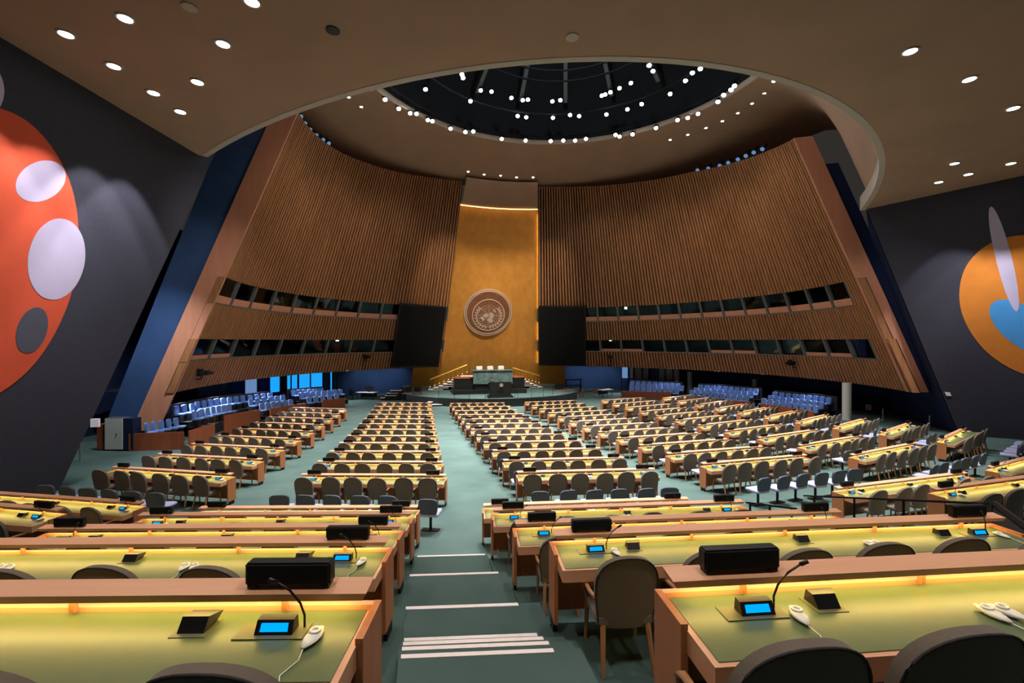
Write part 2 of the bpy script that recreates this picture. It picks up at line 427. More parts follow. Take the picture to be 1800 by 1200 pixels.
# outer walls round the ground floor
RW = 25.2
def ringwall(az0, az1, z0, z1, R=RW, t=.2, n=None):
    n = n or max(2, int(abs(az1-az0)/4)); m = MB()
    pt = lambda az, r, z: (r*math.sin(math.radians(az)), CYC+r*math.cos(math.radians(az)), z)
    A = [az0+(az1-az0)*i/n for i in range(n+1)]
    m.grid([[pt(a, R, z0) for a in A], [pt(a, R, z1) for a in A], [pt(a, R+t, z1) for a in A], [pt(a, R+t, z0) for a in A]])
    return m
struct('wall_back_left', ringwall(-52, -17, -.2, 4), 'wall_blue', 'auto')
struct('wall_back_right', ringwall(17, 52, -.2, 4), 'wall_blue', 'auto')
struct('wall_outer_left', ringwall(-128, -52, 0, 14, 26.4), 'wall_navy', 'auto')
struct('wall_outer_right', ringwall(52, 128, 0, 14, 26.4), 'wall_navy', 'auto')
mb = MB()
az = [i*2-110 for i in range(111)]
pt = lambda a, r, z: (r*math.sin(math.radians(a)), CYC+r*math.cos(math.radians(a)), z)
for s0, s1 in ((-94, -17), (17, 116)):
    A = [s0+(s1-s0)*i/40 for i in range(41)]
    mb.grid([[pt(a, KC*(APZ-2.9)+.1, 2.92) for a in A], [pt(a, 25.3, 3.0) for a in A]])
struct('ceiling_soffit', mb, 'black_wall')

# ------------------------------------------------------------------ wing walls of vertical slats, with booth windows
TOPL = [(-97, 19.4), (-80, 19.75), (-67, 20.0), (-57, 20.3), (-42, 20.7), (-28, 21.1), (-15, 21.35)]
TOPR = [(15, 21.35), (27, 21.18), (49, 20.7), (74, 20.0), (93, 19.1), (105, 18.55), (120, 17.75)]
def interp(T, a):
    for (a0, z0), (a1, z1) in zip(T, T[1:]):
        if a <= a1: return z0+(z1-z0)*(a-a0)/(a1-a0)
    return T[-1][1]
Z1, Z2, Z3, Z4, Z5 = 9.42, 7.9, 5.88, 4.6, 2.9
wing_root = {}; EXT = (.8, 1.6); T_B, T_M, T_T = 2.5, 2.75, 3.4
for side, TOP, aA, aB in (('left', TOPL, -95.4, -15.4), ('right', TOPR, 15.0, 117.0)):
    # a0 = end at the gilded wall, sg = turning direction towards the audience
    n = 60; A = [aA+(aB-aA)*i/n for i in range(n+1)]
    EXT = (.35, .7) if side == 'left' else (.8, 1.6)
    root = link('wall_%s_wing' % side, None, None, (0, 0, 0)); root['kind'] = 'structure'; wing_root[side] = root
    def patch(z0, z1, dr, ext=0):
        dp = .06 if ext else .5
        m = MB(); E0 = aA-(ext if side == 'left' else 0); E1 = aB+(ext if side == 'right' else 0)
        B_ = [E0+(E1-E0)*i/n for i in range(n+1)]
        zt = lambda a: z1 if z1 else interp(TOP, a)
        m.grid([[cone(a, z0, dr) for a in B_], [cone(a, (z0+zt(a))/2, dr) for a in B_], [cone(a, zt(a), dr) for a in B_], [cone(a, zt(a), dr+dp) for a in B_]])
        m.grid([[cone(a, z0, dr) for a in B_], [cone(a, z0, dr+dp) for a in B_]])
        return m
    for bi, (z0, z1, ext) in enumerate(((Z1, None, 0), (Z3, Z2, EXT[0]), (Z5, Z4, EXT[1]))):
        part('backing', patch(z0, z1, 0.34, ext), 'slat_back', root, True)
        m = MB(); E0 = aA-(ext if side == 'left' else 0); E1 = aB+(ext if side == 'right' else 0)
        k = int((E1-E0)/(1.0 if bi == 0 else .85))
        for i in range(k):
            a = E0+(E1-E0)*(i+.5)/k; w_ = (.27 if bi == 0 else .235)*(1+.10*random.uniform(-1, 1)); jz = random.uniform(-.012, .012)
            zt = z1 if z1 else interp(TOP, a)
            p = [cone(a-w_, z0, -.02+jz), cone(a+w_, z0, -.02+jz), cone(a+w_, z0, .35), cone(a-w_, z0, .35), cone(a-w_, zt, -.02+jz), cone(a+w_, zt, -.02+jz), cone(a+w_, zt, .35), cone(a-w_, zt, .35)]
            m.hexa(p)
        o = part('slats', m, 'slat_wood', root); o['kind'] = 'stuff'
    # booths behind two rows of windows
    for (z0, z1) in ((Z2, Z1), (Z4, Z3)):
        wA, wB = (aA+.5, aB) if side == 'left' else (aA, 112.2)
        B_ = [wA+(wB-wA)*i/n for i in range(n+1)]; m = MB()
        m.grid([[cone(a, z0, .1) for a in B_], [cone(a, z0, 1.15) for a in B_], [cone(a, z1, 1.15) for a in B_], [cone(a, z1, .1) for a in B_]])
        part('booth_shell', m, 'black_wall', root, True)
        m = MB(); m.grid([[cone(a, z0-.02, .02) for a in B_], [cone(a, z0+.09, .02) for a in B_], [cone(a, z0+.09, .3) for a in B_]])
        part('window_sill', m, 'metal_grey', root, True)
        nw = 15 if side == 'right' else 11
        if side == 'right': nw = 15
        for i in range(nw+1):
            a = wA+(wB-wA)*i/nw
            m = MB(); m.hexa([cone(a-.32, z0, .03), cone(a+.32, z0, .03), cone(a+.32, z0, .42), cone(a-.32, z0, .42), cone(a-.32, z1, .03), cone(a+.32, z1, .03), cone(a+.32, z1, .42), cone(a-.32, z1, .42)])
            part('mullion', m, 'metal_grey', root)
            if i == nw: break
            a1 = wA+(wB-wA)*(i+1)/nw
            m = MB(); m.hexa([cone(a+.3, z0+.08, .2), cone(a1-.3, z0+.08, .2), cone(a1-.3, z0+.08, .215), cone(a+.3, z0+.08, .215), cone(a+.3, z1, .2), cone(a1-.3, z1, .2), cone(a1-.3, z1, .215), cone(a+.3, z1, .215)])
            part('pane', m, 'pane_glass', root)
            if z0 == Z2 or (side == 'right' and i in (3, 4, 8, 9, 12, 13)) or (side == 'left' and i in (0, 1, 9, 10)):
                h = .52 if z0 == Z2 else .34
                m = MB(); m.hexa([cone(a+.32, z0+.08, .10), cone(a1-.32, z0+.08, .10), cone(a1-.32, z0+.08, .16), cone(a+.32, z0+.08, .16), cone(a+.32, z0+h, .10), cone(a1-.32, z0+h, .10), cone(a1-.32, z0+h, .16), cone(a+.32, z0+h, .16)])
                part('spandrel_panel', m, 'veneer', root)
            m = MB(); m.hexa([cone(a-.12, z0, .42), cone(a+.12, z0, .42), cone(a+.12, z0, 1.1), cone(a-.12, z0, 1.1), cone(a-.12, z1, .42), cone(a+.12, z1, .42), cone(a+.12, z1, 1.1), cone(a-.12, z1, 1.1)])
            part('booth_partition', m, 'metal_grey', root)
        if True:                 # solid slatted pier beyond the last window
            ex_ = EXT[0] if z0 == Z2 else EXT[1]; m = MB(); mb2 = MB()
            p0_, p1_ = (112.5, aB+ex_) if side == 'right' else (aA-ex_, aA+.5)
            kk = max(2, int((p1_-p0_)/.85))
            for i in range(kk):
                a = p0_+(p1_-p0_)*(i+.5)/kk
                m.hexa([cone(a-.2, z0, -.02), cone(a+.2, z0, -.02), cone(a+.2, z0, .35), cone(a-.2, z0, .35), cone(a-.2, z1, -.02), cone(a+.2, z1, -.02), cone(a+.2, z1, .35), cone(a-.2, z1, .35)])
            o = part('slats', m, 'slat_wood', root); o['kind'] = 'stuff'
            mb2.grid([[cone(p0_+(p1_-p0_)*j/6, z, .34) for j in range(7)] for z in (z0, z1)]); part('backing', mb2, 'slat_back', root)
    # free end of the wing: veneer face, then a blue return
    e = aA if side == 'left' else aB
    t = 1.22 if side == "left" else .95
    zt = interp(TOP, e)
    sg = -1 if side == 'left' else 1
    def endface(d0, d1, e0, z0, z1, thick):
        m = MB()
        m.hexa([cone(e0, z0, d0), cone(e0, z0, d1), cone(e0-sg*thick, z0, d1), cone(e0-sg*thick, z0, d0), cone(e0, z1, d0), cone(e0, z1, d1), cone(e0-sg*thick, z1, d1), cone(e0-sg*thick, z1, d0)])
        return m
    part('end_panel', endface(-.03, t, e+sg*.25, Z5 if side == 'right' else .9, zt, .5), 'veneer', root)
    if side == 'left':
        m = MB(); tb = ((.3, 1.22, T_B), (5.74, 1.22, T_M), (zt+1.5, 1.22, T_T))
        for (z0, ta, tb0), (z1, tc, tb1) in zip(tb, tb[1:]):
            m.hexa([cone(e, z0, ta), cone(e, z0, tb0), cone(e+.8, z0, tb0), cone(e+.8, z0, ta), cone(e, z1, tc), cone(e, z1, tb1), cone(e+.8, z1, tb1), cone(e+.8, z1, tc)])
        part('return_panel', m, 'wall_blue', root)
    else:
        part('return_panel', endface(t, t+.7, e, 2.9, zt-1.7, .8), 'wall_navy', root)
    # reveal beside the gilded wall
    e = aB if side == 'left' else aA
    m = MB(); m.hexa([cone(e, Z5, -.02), cone(e-sg*-.15*1, Z5, -.02), cone(e-sg*-.15, Z5, .8), cone(e, Z5, .8), cone(e, 21.35, -.02), cone(e-sg*-.15, 21.35, -.02), cone(e-sg*-.15, 21.35, .8), cone(e, 21.35, .8)])
    part('reveal', m, 'slat_back', root)
# side walls between the murals and the wings
mb = MB()
mb.add([LB+Vector((.1, .1, 4)), LB+LD*1.02+Vector((-.1, .1, 0)), (-27.0, 29.5, 0), (-22.5, 29.5, 20)], [(0,1,2,3)])
struct('wall_side_left', mb, 'black_wall')
mb = MB()
q0, q1 = Vector((26, 27, 14.5)), Vector((26, 27, .0))
mb.add([RB+Vector((.15, .15, 0)), RB+RD*1.2+Vector((.15, .15, 0)), q1, q0], [(0,1,2,3)])
struct('wall_side_right', mb, 'wall_navy')
# gilded wall with a glowing strip at its head
mb = MB(); A = [-23+46*i/46 for i in range(47)]
mb.grid([[cone(a, z, .75) for a in A] for z in (.2, 2, 4, 6, 8, 10, 12, 14, 16, 18, 19.45)])
struct('wall_front', mb, 'gold', True)
mb = MB(); A = [-15.2+30*i/30 for i in range(31)]
mb.grid([[cone(a, 19.45, .74) for a in A], [cone(a, 19.5, -.4) for a in A], [cone(a, 21.5, -.8) for a in A], [cone(a, 21.9, .6) for a in A]])
struct('trim_3', mb, 'plaster', 'auto')
m = MB(); m.grid([[cone(a, 19.40, .45) for a in A], [cone(a, 19.40, .60) for a in A]])
part('light_strip', m, 'gold_led', bpy.data.objects['wall_front'])
for e, s_ in ((14.9, .5), (-15.3, .12)):
    m = MB(); m.grid([[cone(e, z, .55) for z in (3.2, 8, 13, 19)], [cone(e, z, .55+s_*.3) for z in (3.2, 8, 13, 19)]])
    part('light_strip', m, 'gold_led', bpy.data.objects['wall_front'])

# big dark projection screens hung beside the gilded wall
for nm, cs, lb in (('left', ((703, 533), (785, 540), (771, 645), (688, 645)), 'black tilted projection screen hanging left of the gold wall'),
                   ('right', ((946, 538), (1030, 538), (1030, 642), (948, 642)), 'black tilted projection screen hanging right of the gold wall')):
    P = [conepx(x, y, -.45) for x, y in cs]
    c = sum(P, Vector())/4; nrm = (P[1]-P[0]).cross(P[3]-P[0]).normalized()
    if nrm.y < 0: nrm = -nrm
    t = thing('projection_screen', lb, 'screen', (c.x, c.y, P[2].z))
    off = Vector((c.x, c.y, P[2].z)); Q = [p-off for p in P]
    m = MB(); m.hexa([Q[3], Q[2], Q[2]+nrm*.22, Q[3]+nrm*.22, Q[0], Q[1], Q[1]+nrm*.22, Q[0]+nrm*.22]); part('frame', m, 'black_plastic', t)
    cc = sum(Q, Vector())/4; I = [cc+(q-cc)*.96-nrm*.012 for q in Q]
    m = MB(); m.hexa([I[3], I[2], I[2]+nrm*.01, I[3]+nrm*.01, I[0], I[1], I[1]+nrm*.01, I[0]+nrm*.01]); part('screen_face', m, 'black_matte', t)
    for k in (.15, .85):
        a = Q[0].lerp(Q[1], k)+nrm*.22; m = MB(); m.bar(a-Vector((0,0,.3)), a+nrm*.5, .08); part('bracket', m, 'metal_dark', t)

# ------------------------------------------------------------------ carved emblem on the gilded wall
def ringmesh(m, r0, r1, z0, z1, n=48, c=(0, 0)):
    P = [[(c[0]+r*math.cos(2*PI*k/n), c[1]+r*math.sin(2*PI*k/n), z) for k in range(n+1)] for r, z in ((r0, z0), (r0, z1), (r1, z1), (r1, z0), (r0, z0))]
    m.grid(P); return m
def emblem(parent, sc=1.0, full=True):
    U = .0053
    zp = lambda x, y: ((x-705)*U, (590-y)*U)
    m = MB(); m.lathe([(2.46, 0), (2.46, .12)], 64); part('disc', m, 'emblem_wood', parent)
    for r0, r1, z in ((2.58, 2.70, .10), (2.40, 2.50, .16)):
        m = MB(); ringmesh(m, r0, r1, 0, z, 64); part('outer_ring', m, 'emblem_silver', parent, 'auto')
    gc = zp(715, 645); ic = zp(712, 640)
    m = MB(); ringmesh(m, 1.74, 1.84, .12, .18, 64, ic); part('inner_ring', m, 'emblem_silver', parent, 'auto')
    for r in (1.14, .88, .63, .40):
        m = MB(); ringmesh(m, r-.016, r+.016, .12, .145, 48, gc); part('globe_ring', m, 'emblem_silver', parent)
    for k in range(4):
        a = PI*k/4; m = MB(); m.bar((gc[0]-1.14*math.cos(a), gc[1]-1.14*math.sin(a), .13), (gc[0]+1.14*math.cos(a), gc[1]+1.14*math.sin(a), .13), .025, .02)
        part('globe_meridian', m, 'emblem_silver', parent)
    for pol in ([(605,640),(640,605),(700,612),(725,640),(690,680),(650,695),(615,675)], [(720,600),(790,585),(825,640),(805,705),(745,712),(722,690),(752,650)],
                [(515,705),(560,690),(582,668),(612,685),(635,750),(590,765),(560,722)], [(688,722),(750,712),(810,738),(803,800),(755,810),(722,772),(690,762)], [(798,498),(828,505),(875,575),(852,582),(818,545)]):
        m = MB(); m.prism([zp(*q) for q in pol], .05, (0, 0, .12), (1, 0, 0), (0, 1, 0), (0, 0, 1)); part('continent', m, 'emblem_silver', parent)
    for s_ in (-1, 1):
        st = []
        for k in range(11):
            a = math.radians(-96+ (k/10)*128); r = 1.34+.08*math.sin(k/10*PI)
            st.append((gc[0]+s_*r*math.cos(a), gc[1]+r*math.sin(a)*1.0, .15))
        m = MB(); m.tube(st, .025, 5); part('laurel_stem', m, 'emblem_silver', parent)
        for k in range(1, 11):
            p = Vector(st[k]); d = (p-Vector(st[k-1])).normalized(); nrm = Vector((-d.y, d.x, 0))
            for q in (-1, 1):
                ax = (d*.8+nrm*q*.62).normalized(); sd = Vector((-ax.y, ax.x, 0)); L_ = .36
                m = MB(); m.prism([(0, 0), (L_*.4, .075), (L_, 0), (L_*.4, -.075)], .03, p+Vector((0, 0, -.015)), ax, sd, (0, 0, 1)); part('laurel_leaf', m, 'emblem_silver', parent)
ep = conepx(858, 549, .50); a_ = math.atan2(ep.x, ep.y-CYC)
out = Vector((math.sin(a_), math.cos(a_), 0)); up = (Vector((0, 0, 1))-out*KC).normalized(); n_ = -(out+Vector((0, 0, KC))).normalized()
ex = up.cross(n_).normalized()
em = thing('wall_emblem', 'round carved wooden world emblem with laurel branches on the gold wall', 'emblem')
em.matrix_world = Matrix((( ex.x, up.x, n_.x, ep.x), (ex.y, up.y, n_.y, ep.y), (ex.z, up.z, n_.z, ep.z), (0, 0, 0, 1)))
emblem(em)

# ------------------------------------------------------------------ stage, podium, lectern
ZS = .73
fr = [(-9.2, 44.0), (-7.9, 42.4), (-6.4, 41.0), (-4.6, 40.0), (-2.3, 39.45), (-.6, 39.3), (1.2, 39.4), (3.0, 39.85), (4.6, 40.6), (6.2, 41.8), (7.4, 43.2)]
poly = fr+[(8.6, 53.5), (-10, 53.5)]
mb = MB(); mb.prism(poly, ZS-.02, (0, 0, .0), (1, 0, 0), (0, 1, 0), (0, 0, 1)); st = struct('floor_stage', mb, 'black_stone')
mb = MB(); mb.prism([(x, y+.03) for x, y in poly], .012, (0, 0, ZS-.012), (1, 0, 0), (0, 1, 0), (0, 0, 1)); part('carpet', mb, 'carpet', st)
def at_px(px, y, u):         # x for pixel column px at depth u of the hall, height for row y
    r = ray(px, y); t = (u-CY)/r.y; return CV+r*t
def blockpx(name, px0, px1, u, depth, z0, z1, m, parent=None, bevel=0):
    a = at_px(px0, 600, u).x; b = at_px(px1, 600, u).x
    q = MB(); q.box(a, b, u, u+depth, z0, z1); return part(name, q, m, parent, bevel=bevel)
pod = thing('podium', 'green marble podium with black lower wings in front of the gold wall', 'podium')
blockpx('floor_dais', 797, 926, 43.0, 3.2, ZS, 1.12, 'black_stone')['kind'] = 'structure'
blockpx('front_panel', 832, 901, 43.6, .5, 1.62, 2.88, 'marble', pod, .02)
blockpx('base', 834, 899, 43.75, .8, 1.12, 1.64, 'black_stone', pod)
blockpx('desk_top', 829, 903, 43.5, 1.2, 2.88, 2.97, 'marble', pod, .01)
for a, b in ((799, 831.5), (901.5, 922)):
    blockpx('side_wing', a, b, 44.0, 1.8, 1.10, 2.16, 'black_stone', pod, .02)
    blockpx('side_ledge', a, b, 43.95, 1.9, 2.16, 2.22, 'mahogany', pod)
for k, px in enumerate((842, 861, 880)):
    p = at_px(px, 600, 45.6)
    c = thing('podium_chair', '%s white high-backed chair behind the green marble podium' % ('left', 'middle', 'right')[k], 'chair', (p.x, p.y, 1.12), 0, 'white podium chairs')
    m = MB(); m.box(-.30, .30, -.30, -.18, .55, 2.16); part('backrest', m, 'white_plastic', c, bevel=.05)
    m = MB(); m.box(-.28, .28, -.5, .22, .46, .58); part('seat', m, 'white_plastic', c, bevel=.03)
    m = MB(); m.lathe([(.26, 0), (.24, .05), (.05, .08), (.05, .46)], 10); part('pedestal', m, 'metal_dark', c)
lp = at_px(879, 600, 40.2)
lec = thing('lectern', 'black stone speaker lectern with small emblem at the front of the stage', 'lectern', (lp.x, lp.y, ZS))
m = MB(); m.box(-1.15, 1.15, -.45, .6, 0, .12); m.box(-1.05, 1.05, -.38, .55, .12, .22); part('base', m, 'black_stone', lec)
m = MB(); m.hexa([(-.92, -.3, .22), (.92, -.3, .22), (.92, .5, .22), (-.92, .5, .22), (-1.0, -.36, 1.42), (1.0, -.36, 1.42), (1.0, .55, 1.30), (-1.0, .55, 1.30)]); part('body', m, 'black_stone', lec, bevel=.02)
m = MB(); m.hexa([(-.28, -.385, .62), (.28, -.385, .62), (.28, -.33, .62), (-.28, -.33, .62), (-.28, -.385, .74), (.28, -.385, .74), (.28, -.33, .74), (-.28, -.33, .74)]); part('name_plate', m, 'metal_dark', lec)
le = link('emblem_disc', None, lec); le.location = (.05, -.37, 1.12); le.rotation_euler = (PI/2, 0, 0)
for r, z, mt in ((.17, .015, 'emblem_silver'), (.15, .02, 'emblem_wood'), (.075, .026, 'emblem_silver')):
    m = MB(); m.lathe([(r, 0), (r, z)], 24); part('disc', m, mt, le)
m = MB(); m.lathe([(.16, 0), (.18, .1), (.16, .22)], 12, (-.72, -.1, 1.42)); part('paper_holder', m, 'metal_grey', lec)
for s_ in (-.12, .12):
    m = MB(); m.tube([(s_, .3, 1.32), (s_, .2, 1.52), (s_*.8, .05, 1.62)], .014, 5); part('microphone', m, 'metal_dark', lec)
# gilded stairs either side of the podium, with lit balustrades
for nm, tr, rail in (('left', [(766, 683.7), (775, 680.7), (784, 677.7), (792, 674), (799, 670.5), (807, 667), (814, 664), (822, 660.7)], ((756, 667), (821, 641))),
                     ('right', [(941, 679.5), (932, 676.7), (925, 673.7), (918, 670.5), (911, 667), (905, 664)], ((948, 660), (901, 646)))):
    t = thing('podium_stairs', '%s flight of lit steps climbing to the podium along the gold wall' % nm, 'stairs')
    for k, (x, y) in enumerate(tr):
        p = at_px(x, y, 47.8); w_ = .75
        m = MB(); m.box(p.x-w_, p.x+w_, 47.4, 48.7, ZS, p.z-.05); part('step', m, 'black_stone', t)
        m = MB(); m.box(p.x-w_, p.x+w_, 47.38, 48.7, p.z-.05, p.z); part('tread', m, 'strip_white', t)
    a = at_px(*rail[0], 48.9); b = at_px(*rail[1], 48.9)
    m = MB(); m.tube([a, b], .06, 8); part('handrail', m, 'gold_bright', t)
    for k in range(9):
        q = a.lerp(b, k/8); m = MB(); m.tube([q, q-Vector((0, 0, .85))], .022, 5); part('baluster', m, 'gold_bright', t)
        m = MB(); m.lathe([(.05, 0), (.05, .03)], 8, (q.x, q.y+.1, q.z-.8)); part('uplight', m, 'gold_led', t)
# stair flights onto the stage
for nm, tr, wd in (('front left', [(765, 710.5), (765, 705.5), (760, 700), (758, 695.5)], 1.3), ('far left', [(679, 699), (687, 695), (690, 690.5), (696, 686)], 1.1), ('right', [(994, 698), (991, 694.5), (986, 691)], 1.2)):
    t = thing('stage_steps', '%s flight of pale-edged steps up to the stage' % nm, 'stairs')
    n = len(tr)
    for k, (x, y) in enumerate(tr):
        z = ZS*(k+1)/n*(.96 if nm != 'far left' else 1.3); p = atz(x, y, z)
        m = MB(); m.box(p.x-wd/2, p.x+wd/2, p.y-.02, p.y+1.2, 0.0, z-.04); part('step', m, 'black_stone', t)
        m = MB(); m.box(p.x-wd/2, p.x+wd/2, p.y-.04, p.y+.30, z-.04, z); part('tread', m, 'strip_white', t)
# glass screen with thin posts along the stage edge
gr = thing('stage_glass_rail', 'low glass screen on thin dark posts along the stage edge', 'railing')
last = None
for px in (771, 799, 825, 853, 905, 910, 934, 955, 972):
    p = None
    for u in [39.2+.02*i for i in range(250)]:
        q = at_px(px, 600, u)
        # inside the stage outline
        for (x0, y0_), (x1, y1_) in zip(fr, fr[1:]):
            if x0 <= q.x <= x1 and u > y0_+(y1_-y0_)*(q.x-x0)/(x1-x0)+.15: p = q; break
        if p: break
    if not p: continue
    m = MB(); m.tube([(p.x, p.y, ZS), (p.x, p.y, ZS+.95)], .02, 5); part('post', m, 'metal_dark', gr)
    if last and not (853 <= px <= 905):
        m = MB(); m.bar((last.x, last.y, ZS+.5), (p.x, p.y, ZS+.5), .015, .85); part('pane', m, 'clear_glass', gr)
    last = p

# ------------------------------------------------------------------ chairs
def back_mesh(mb, zb, zt, wid, thick, ybase, lean, wrap, top=.26, n=10, rows=12, e=2.25):
    F, B_ = [], []
    zl = [zb, zb+.03]+[zb+.03+(zt-top-zb-.03)*(i+1)/3 for i in range(3)]
    nt_ = max(4, rows-3); lv = [(z, 1.0) for z in zl]
    lv[0] = (zb, .86)
    for i in range(1, nt_+1):
        an = PI/2*min(1, i/nt_)*.985; lv.append((zt-top+top*math.sin(an)**(2/e), math.cos(an)**(2/e)))
    for (z, ws) in lv:
        f = (z-zb)/(zt-zb); w_ = wid*(.86+.14*min(1, f*2.2))*ws
        y = ybase-lean*f
        rf, rb = [], []
        for k in range(n+1):
            s_ = -1+2*k/n
            yy = y+wrap*(s_*w_/wid)**2
            rf.append((w_*s_, yy+thick/2, z)); rb.append((w_*s_*1.0, yy-thick/2, z))
        F.append(rf); B_.append(rb)
    P = []
    for rf, rb in zip(F, B_): P.append(rb+rf[::-1]+[rb[0]])
    mb.grid(P)
    m = len(P[0])-1; base = len(mb.v)-len(P)*len(P[0])
    mb.f.append(tuple(base+k for k in range(m))[::-1]); b2 = base+(len(P)-1)*len(P[0]); mb.f.append(tuple(b2+k for k in range(m)))
    return F, B_
def cushion(mb, x0, x1, y0, y1, z0, z1, r=.05):
    n = 5; P = []
    for (ins, z) in ((r*.6, z0), (0, z0+.02), (0, z1-r*.5), (r*.35, z1-r*.12), (r, z1)):
        row = []
        for cx, cy, a0 in ((x1-r, y1-r, 0), (x0+r, y1-r, 90), (x0+r, y0+r, 180), (x1-r, y0+r, 270)):
            for k in range(n):
                a = math.radians(a0+90*k/(n-1)); rr = max(.004, r-ins); row.append((cx+rr*math.cos(a), cy+rr*math.sin(a), z))
        row.append(row[0]); P.append(row)
    mb.grid(P); m = len(P[0]); base = len(mb.v)-len(P)*m
    mb.f.append(tuple(base+k for k in range(m-1))[::-1]); mb.f.append(tuple(base+4*m+k for k in range(m-1)))
CH = {}
m = MB(); F_, B_ = back_mesh(m, .36, .99, .265, .055, -.20, .10, .045); CH['back'] = m.mesh('taupe', 'auto')
rimpts = [B_[i][0] for i in range(len(B_)-1)]+[B_[-1][len(B_[-1])//2]]+[B_[i][-1] for i in range(len(B_)-2, -1, -1)]
m = MB(); m.tube([(x, y-.004, z) for x, y, z in rimpts], .0065, 5); CH['piping'] = m.mesh('taupe_dark', True)
m = MB(); cushion(m, -.25, .25, -.22, .26, .37, .47); CH['seat'] = m.mesh('taupe', 'auto')
for k, (sx, fy) in enumerate(((-1, 0), (1, 0), (-1, 1), (1, 1))):
    m = MB()
    if fy: m.tube([(sx*.225, .20, .42), (sx*.235, .23, 0)], [.024, .016], 6)
    else: m.tube([(sx*.19, -.19, .42), (sx*.215, -.29, 0)], [.026, .017], 6)
    CH['leg%d' % k] = m.mesh('chair_wood', 'auto')
for k, sx in enumerate((-1, 1)):
    m = MB(); m.tube([(sx*.235, .20, .40), (sx*.262, .19, .54), (sx*.272, .12, .59), (sx*.27, -.08, .60), (sx*.25, -.19, .60)], [.018, .018, .02, .02, .018], 6); CH['arm%d' % k] = m.mesh('chair_wood', True)
# one-mesh version for seats far away
m = MB(); back_mesh(m, .36, .99, .265, .055, -.20, .10, .045, n=4, rows=6); m.box(-.25, .25, -.22, .26, .37, .47)
FAR = MB(); FAR.v, FAR.f = list(m.v), list(m.f)
FARL = MB()
for k, (sx, fy) in enumerate(((-1, 0), (1, 0), (-1, 1), (1, 1))): FARL.tube([(sx*.2, -.2+.4*fy, .38), (sx*.22, -.28+.5*fy, 0)], [.022, .016], 4)
CH['far'] = m.mesh('taupe', 'auto'); CH['farlegs'] = FARL.mesh('chair_wood')
def chair(x, y, rz, label, level, group):
    o = thing('delegate_chair', label, 'chair', (x, y, zf(x, y)+.002), rz, group)
    if level == 2:
        link('backrest', CH['back'], o); link('seat', CH['seat'], o); link('piping', CH['piping'], o)
        for k in range(4): link('leg', CH['leg%d' % k], o)
        for k in range(2): link('armrest', CH['arm%d' % k], o)
    elif level == 1:
        link('backrest', CH['back'], o); link('seat', CH['seat'], o)
        for k in range(4): link('leg', CH['leg%d' % k], o)
    else:
        link('shell', CH['far'], o); link('legs', CH['farlegs'], o)
    return o
# swivel adviser chair
AD = {}
m = MB(); back_mesh(m, .47, .86, .235, .06, -.20, .05, .02, top=.14, e=3.2); AD['back'] = m.mesh('blue_vinyl', 'auto')
m = MB(); cushion(m, -.24, .24, -.22, .26, .40, .48); AD['seat'] = m.mesh('lit_blue_vinyl', 'auto')
m = MB(); m.tube([(0, 0, .03), (0, 0, .40)], .035, 8); m.bar((0, -.1, .39), (0, -.21, .52), .06, .02); AD['post'] = m.mesh('metal_dark', 'auto')
m = MB(); m.box(-.22, .22, -.08, .08, 0, .03); AD['base'] = m.mesh('metal_dark')
def adviser(x, y, rz, label, group='blue adviser chairs behind the desks'):
    o = thing('adviser_chair', label, 'chair', (x, y, zf(x, y)+.002), rz, group)
    link('backrest', AD['back'], o); link('seat', AD['seat'], o); link('post', AD['post'], o); link('base', AD['base'], o)
    return o

# ------------------------------------------------------------------ desks
DK = {}
def desk_meshes(L):
    if L in DK: return DK[L]
    d = {}
    m = MB(); m.box(.03, L-.03, -.54, -.005, .62, .728); d['top'] = m.mesh('desk_wood')
    m = MB(); m.box(.06, L-.06, -.515, -.045, .728, .733); d['inlay'] = m.mesh('leather')
    m = MB(); m.box(.02, L-.02, -.04, -.002, .728, .756); d['back_lip'] = m.mesh('desk_wood')
    for k, x in enumerate((0, L-.035)):
        m = MB(); m.box(x, x+.035, -.30, .0, .10, .757); d['end%d' % k] = m.mesh('desk_panel')
        m = MB(); m.box(x+.0, x+.035, -.24, -.06, 0, .10); d['foot%d' % k] = m.mesh('metal_dark')
    m = MB(); m.box(.035, L-.035, -.10, -.075, .12, .62); d['modesty'] = m.mesh('desk_panel')
    m = MB(); m.hexa([(.05, -.150, .838), (L-.05, -.150, .838), (L-.05, -.03, .838), (.05, -.03, .838), (.03, -.158, .875), (L-.03, -.158, .875), (L-.03, -.03, .888), (.03, -.03, .888)]); d['shelf'] = m.mesh('desk_wood')
    m = MB(); m.box(.1, L-.1, -.11, -.07, .832, .838); d['led'] = m.mesh('desk_led')
    m = MB(); m.box(-.012, .012, -.075, -.05, .75, .838); d['post'] = m.mesh('desk_panel')
    m = MB(); m.box(-.008, .008, -.003, .003, .0, .0); 
    DK[L] = d; return d
m = MB(); m.box(-.20, .20, -.035, .035, .012, .118); SPB = m.mesh('black_plastic', bevel=.008)
m = MB(); m.box(-.185, .185, -.038, -.035, .022, .108); SPG = m.mesh('black_matte')
m = MB(); m.box(-.02, .02, -.03, .03, 0, .012)
SPF = m.mesh('metal_dark')
m = MB(); m.box(-.17, .14, -.065, .05, 0, .005); CNP = m.mesh('plate_bronze')
m = MB(); m.hexa([(-.085, -.04, .005), (.085, -.04, .005), (.085, .03, .005), (-.085, .03, .005), (-.082, -.012, .058), (.082, -.012, .058), (.082, .028, .062), (-.082, .028, .062)]); CNB = m.mesh('black_plastic')
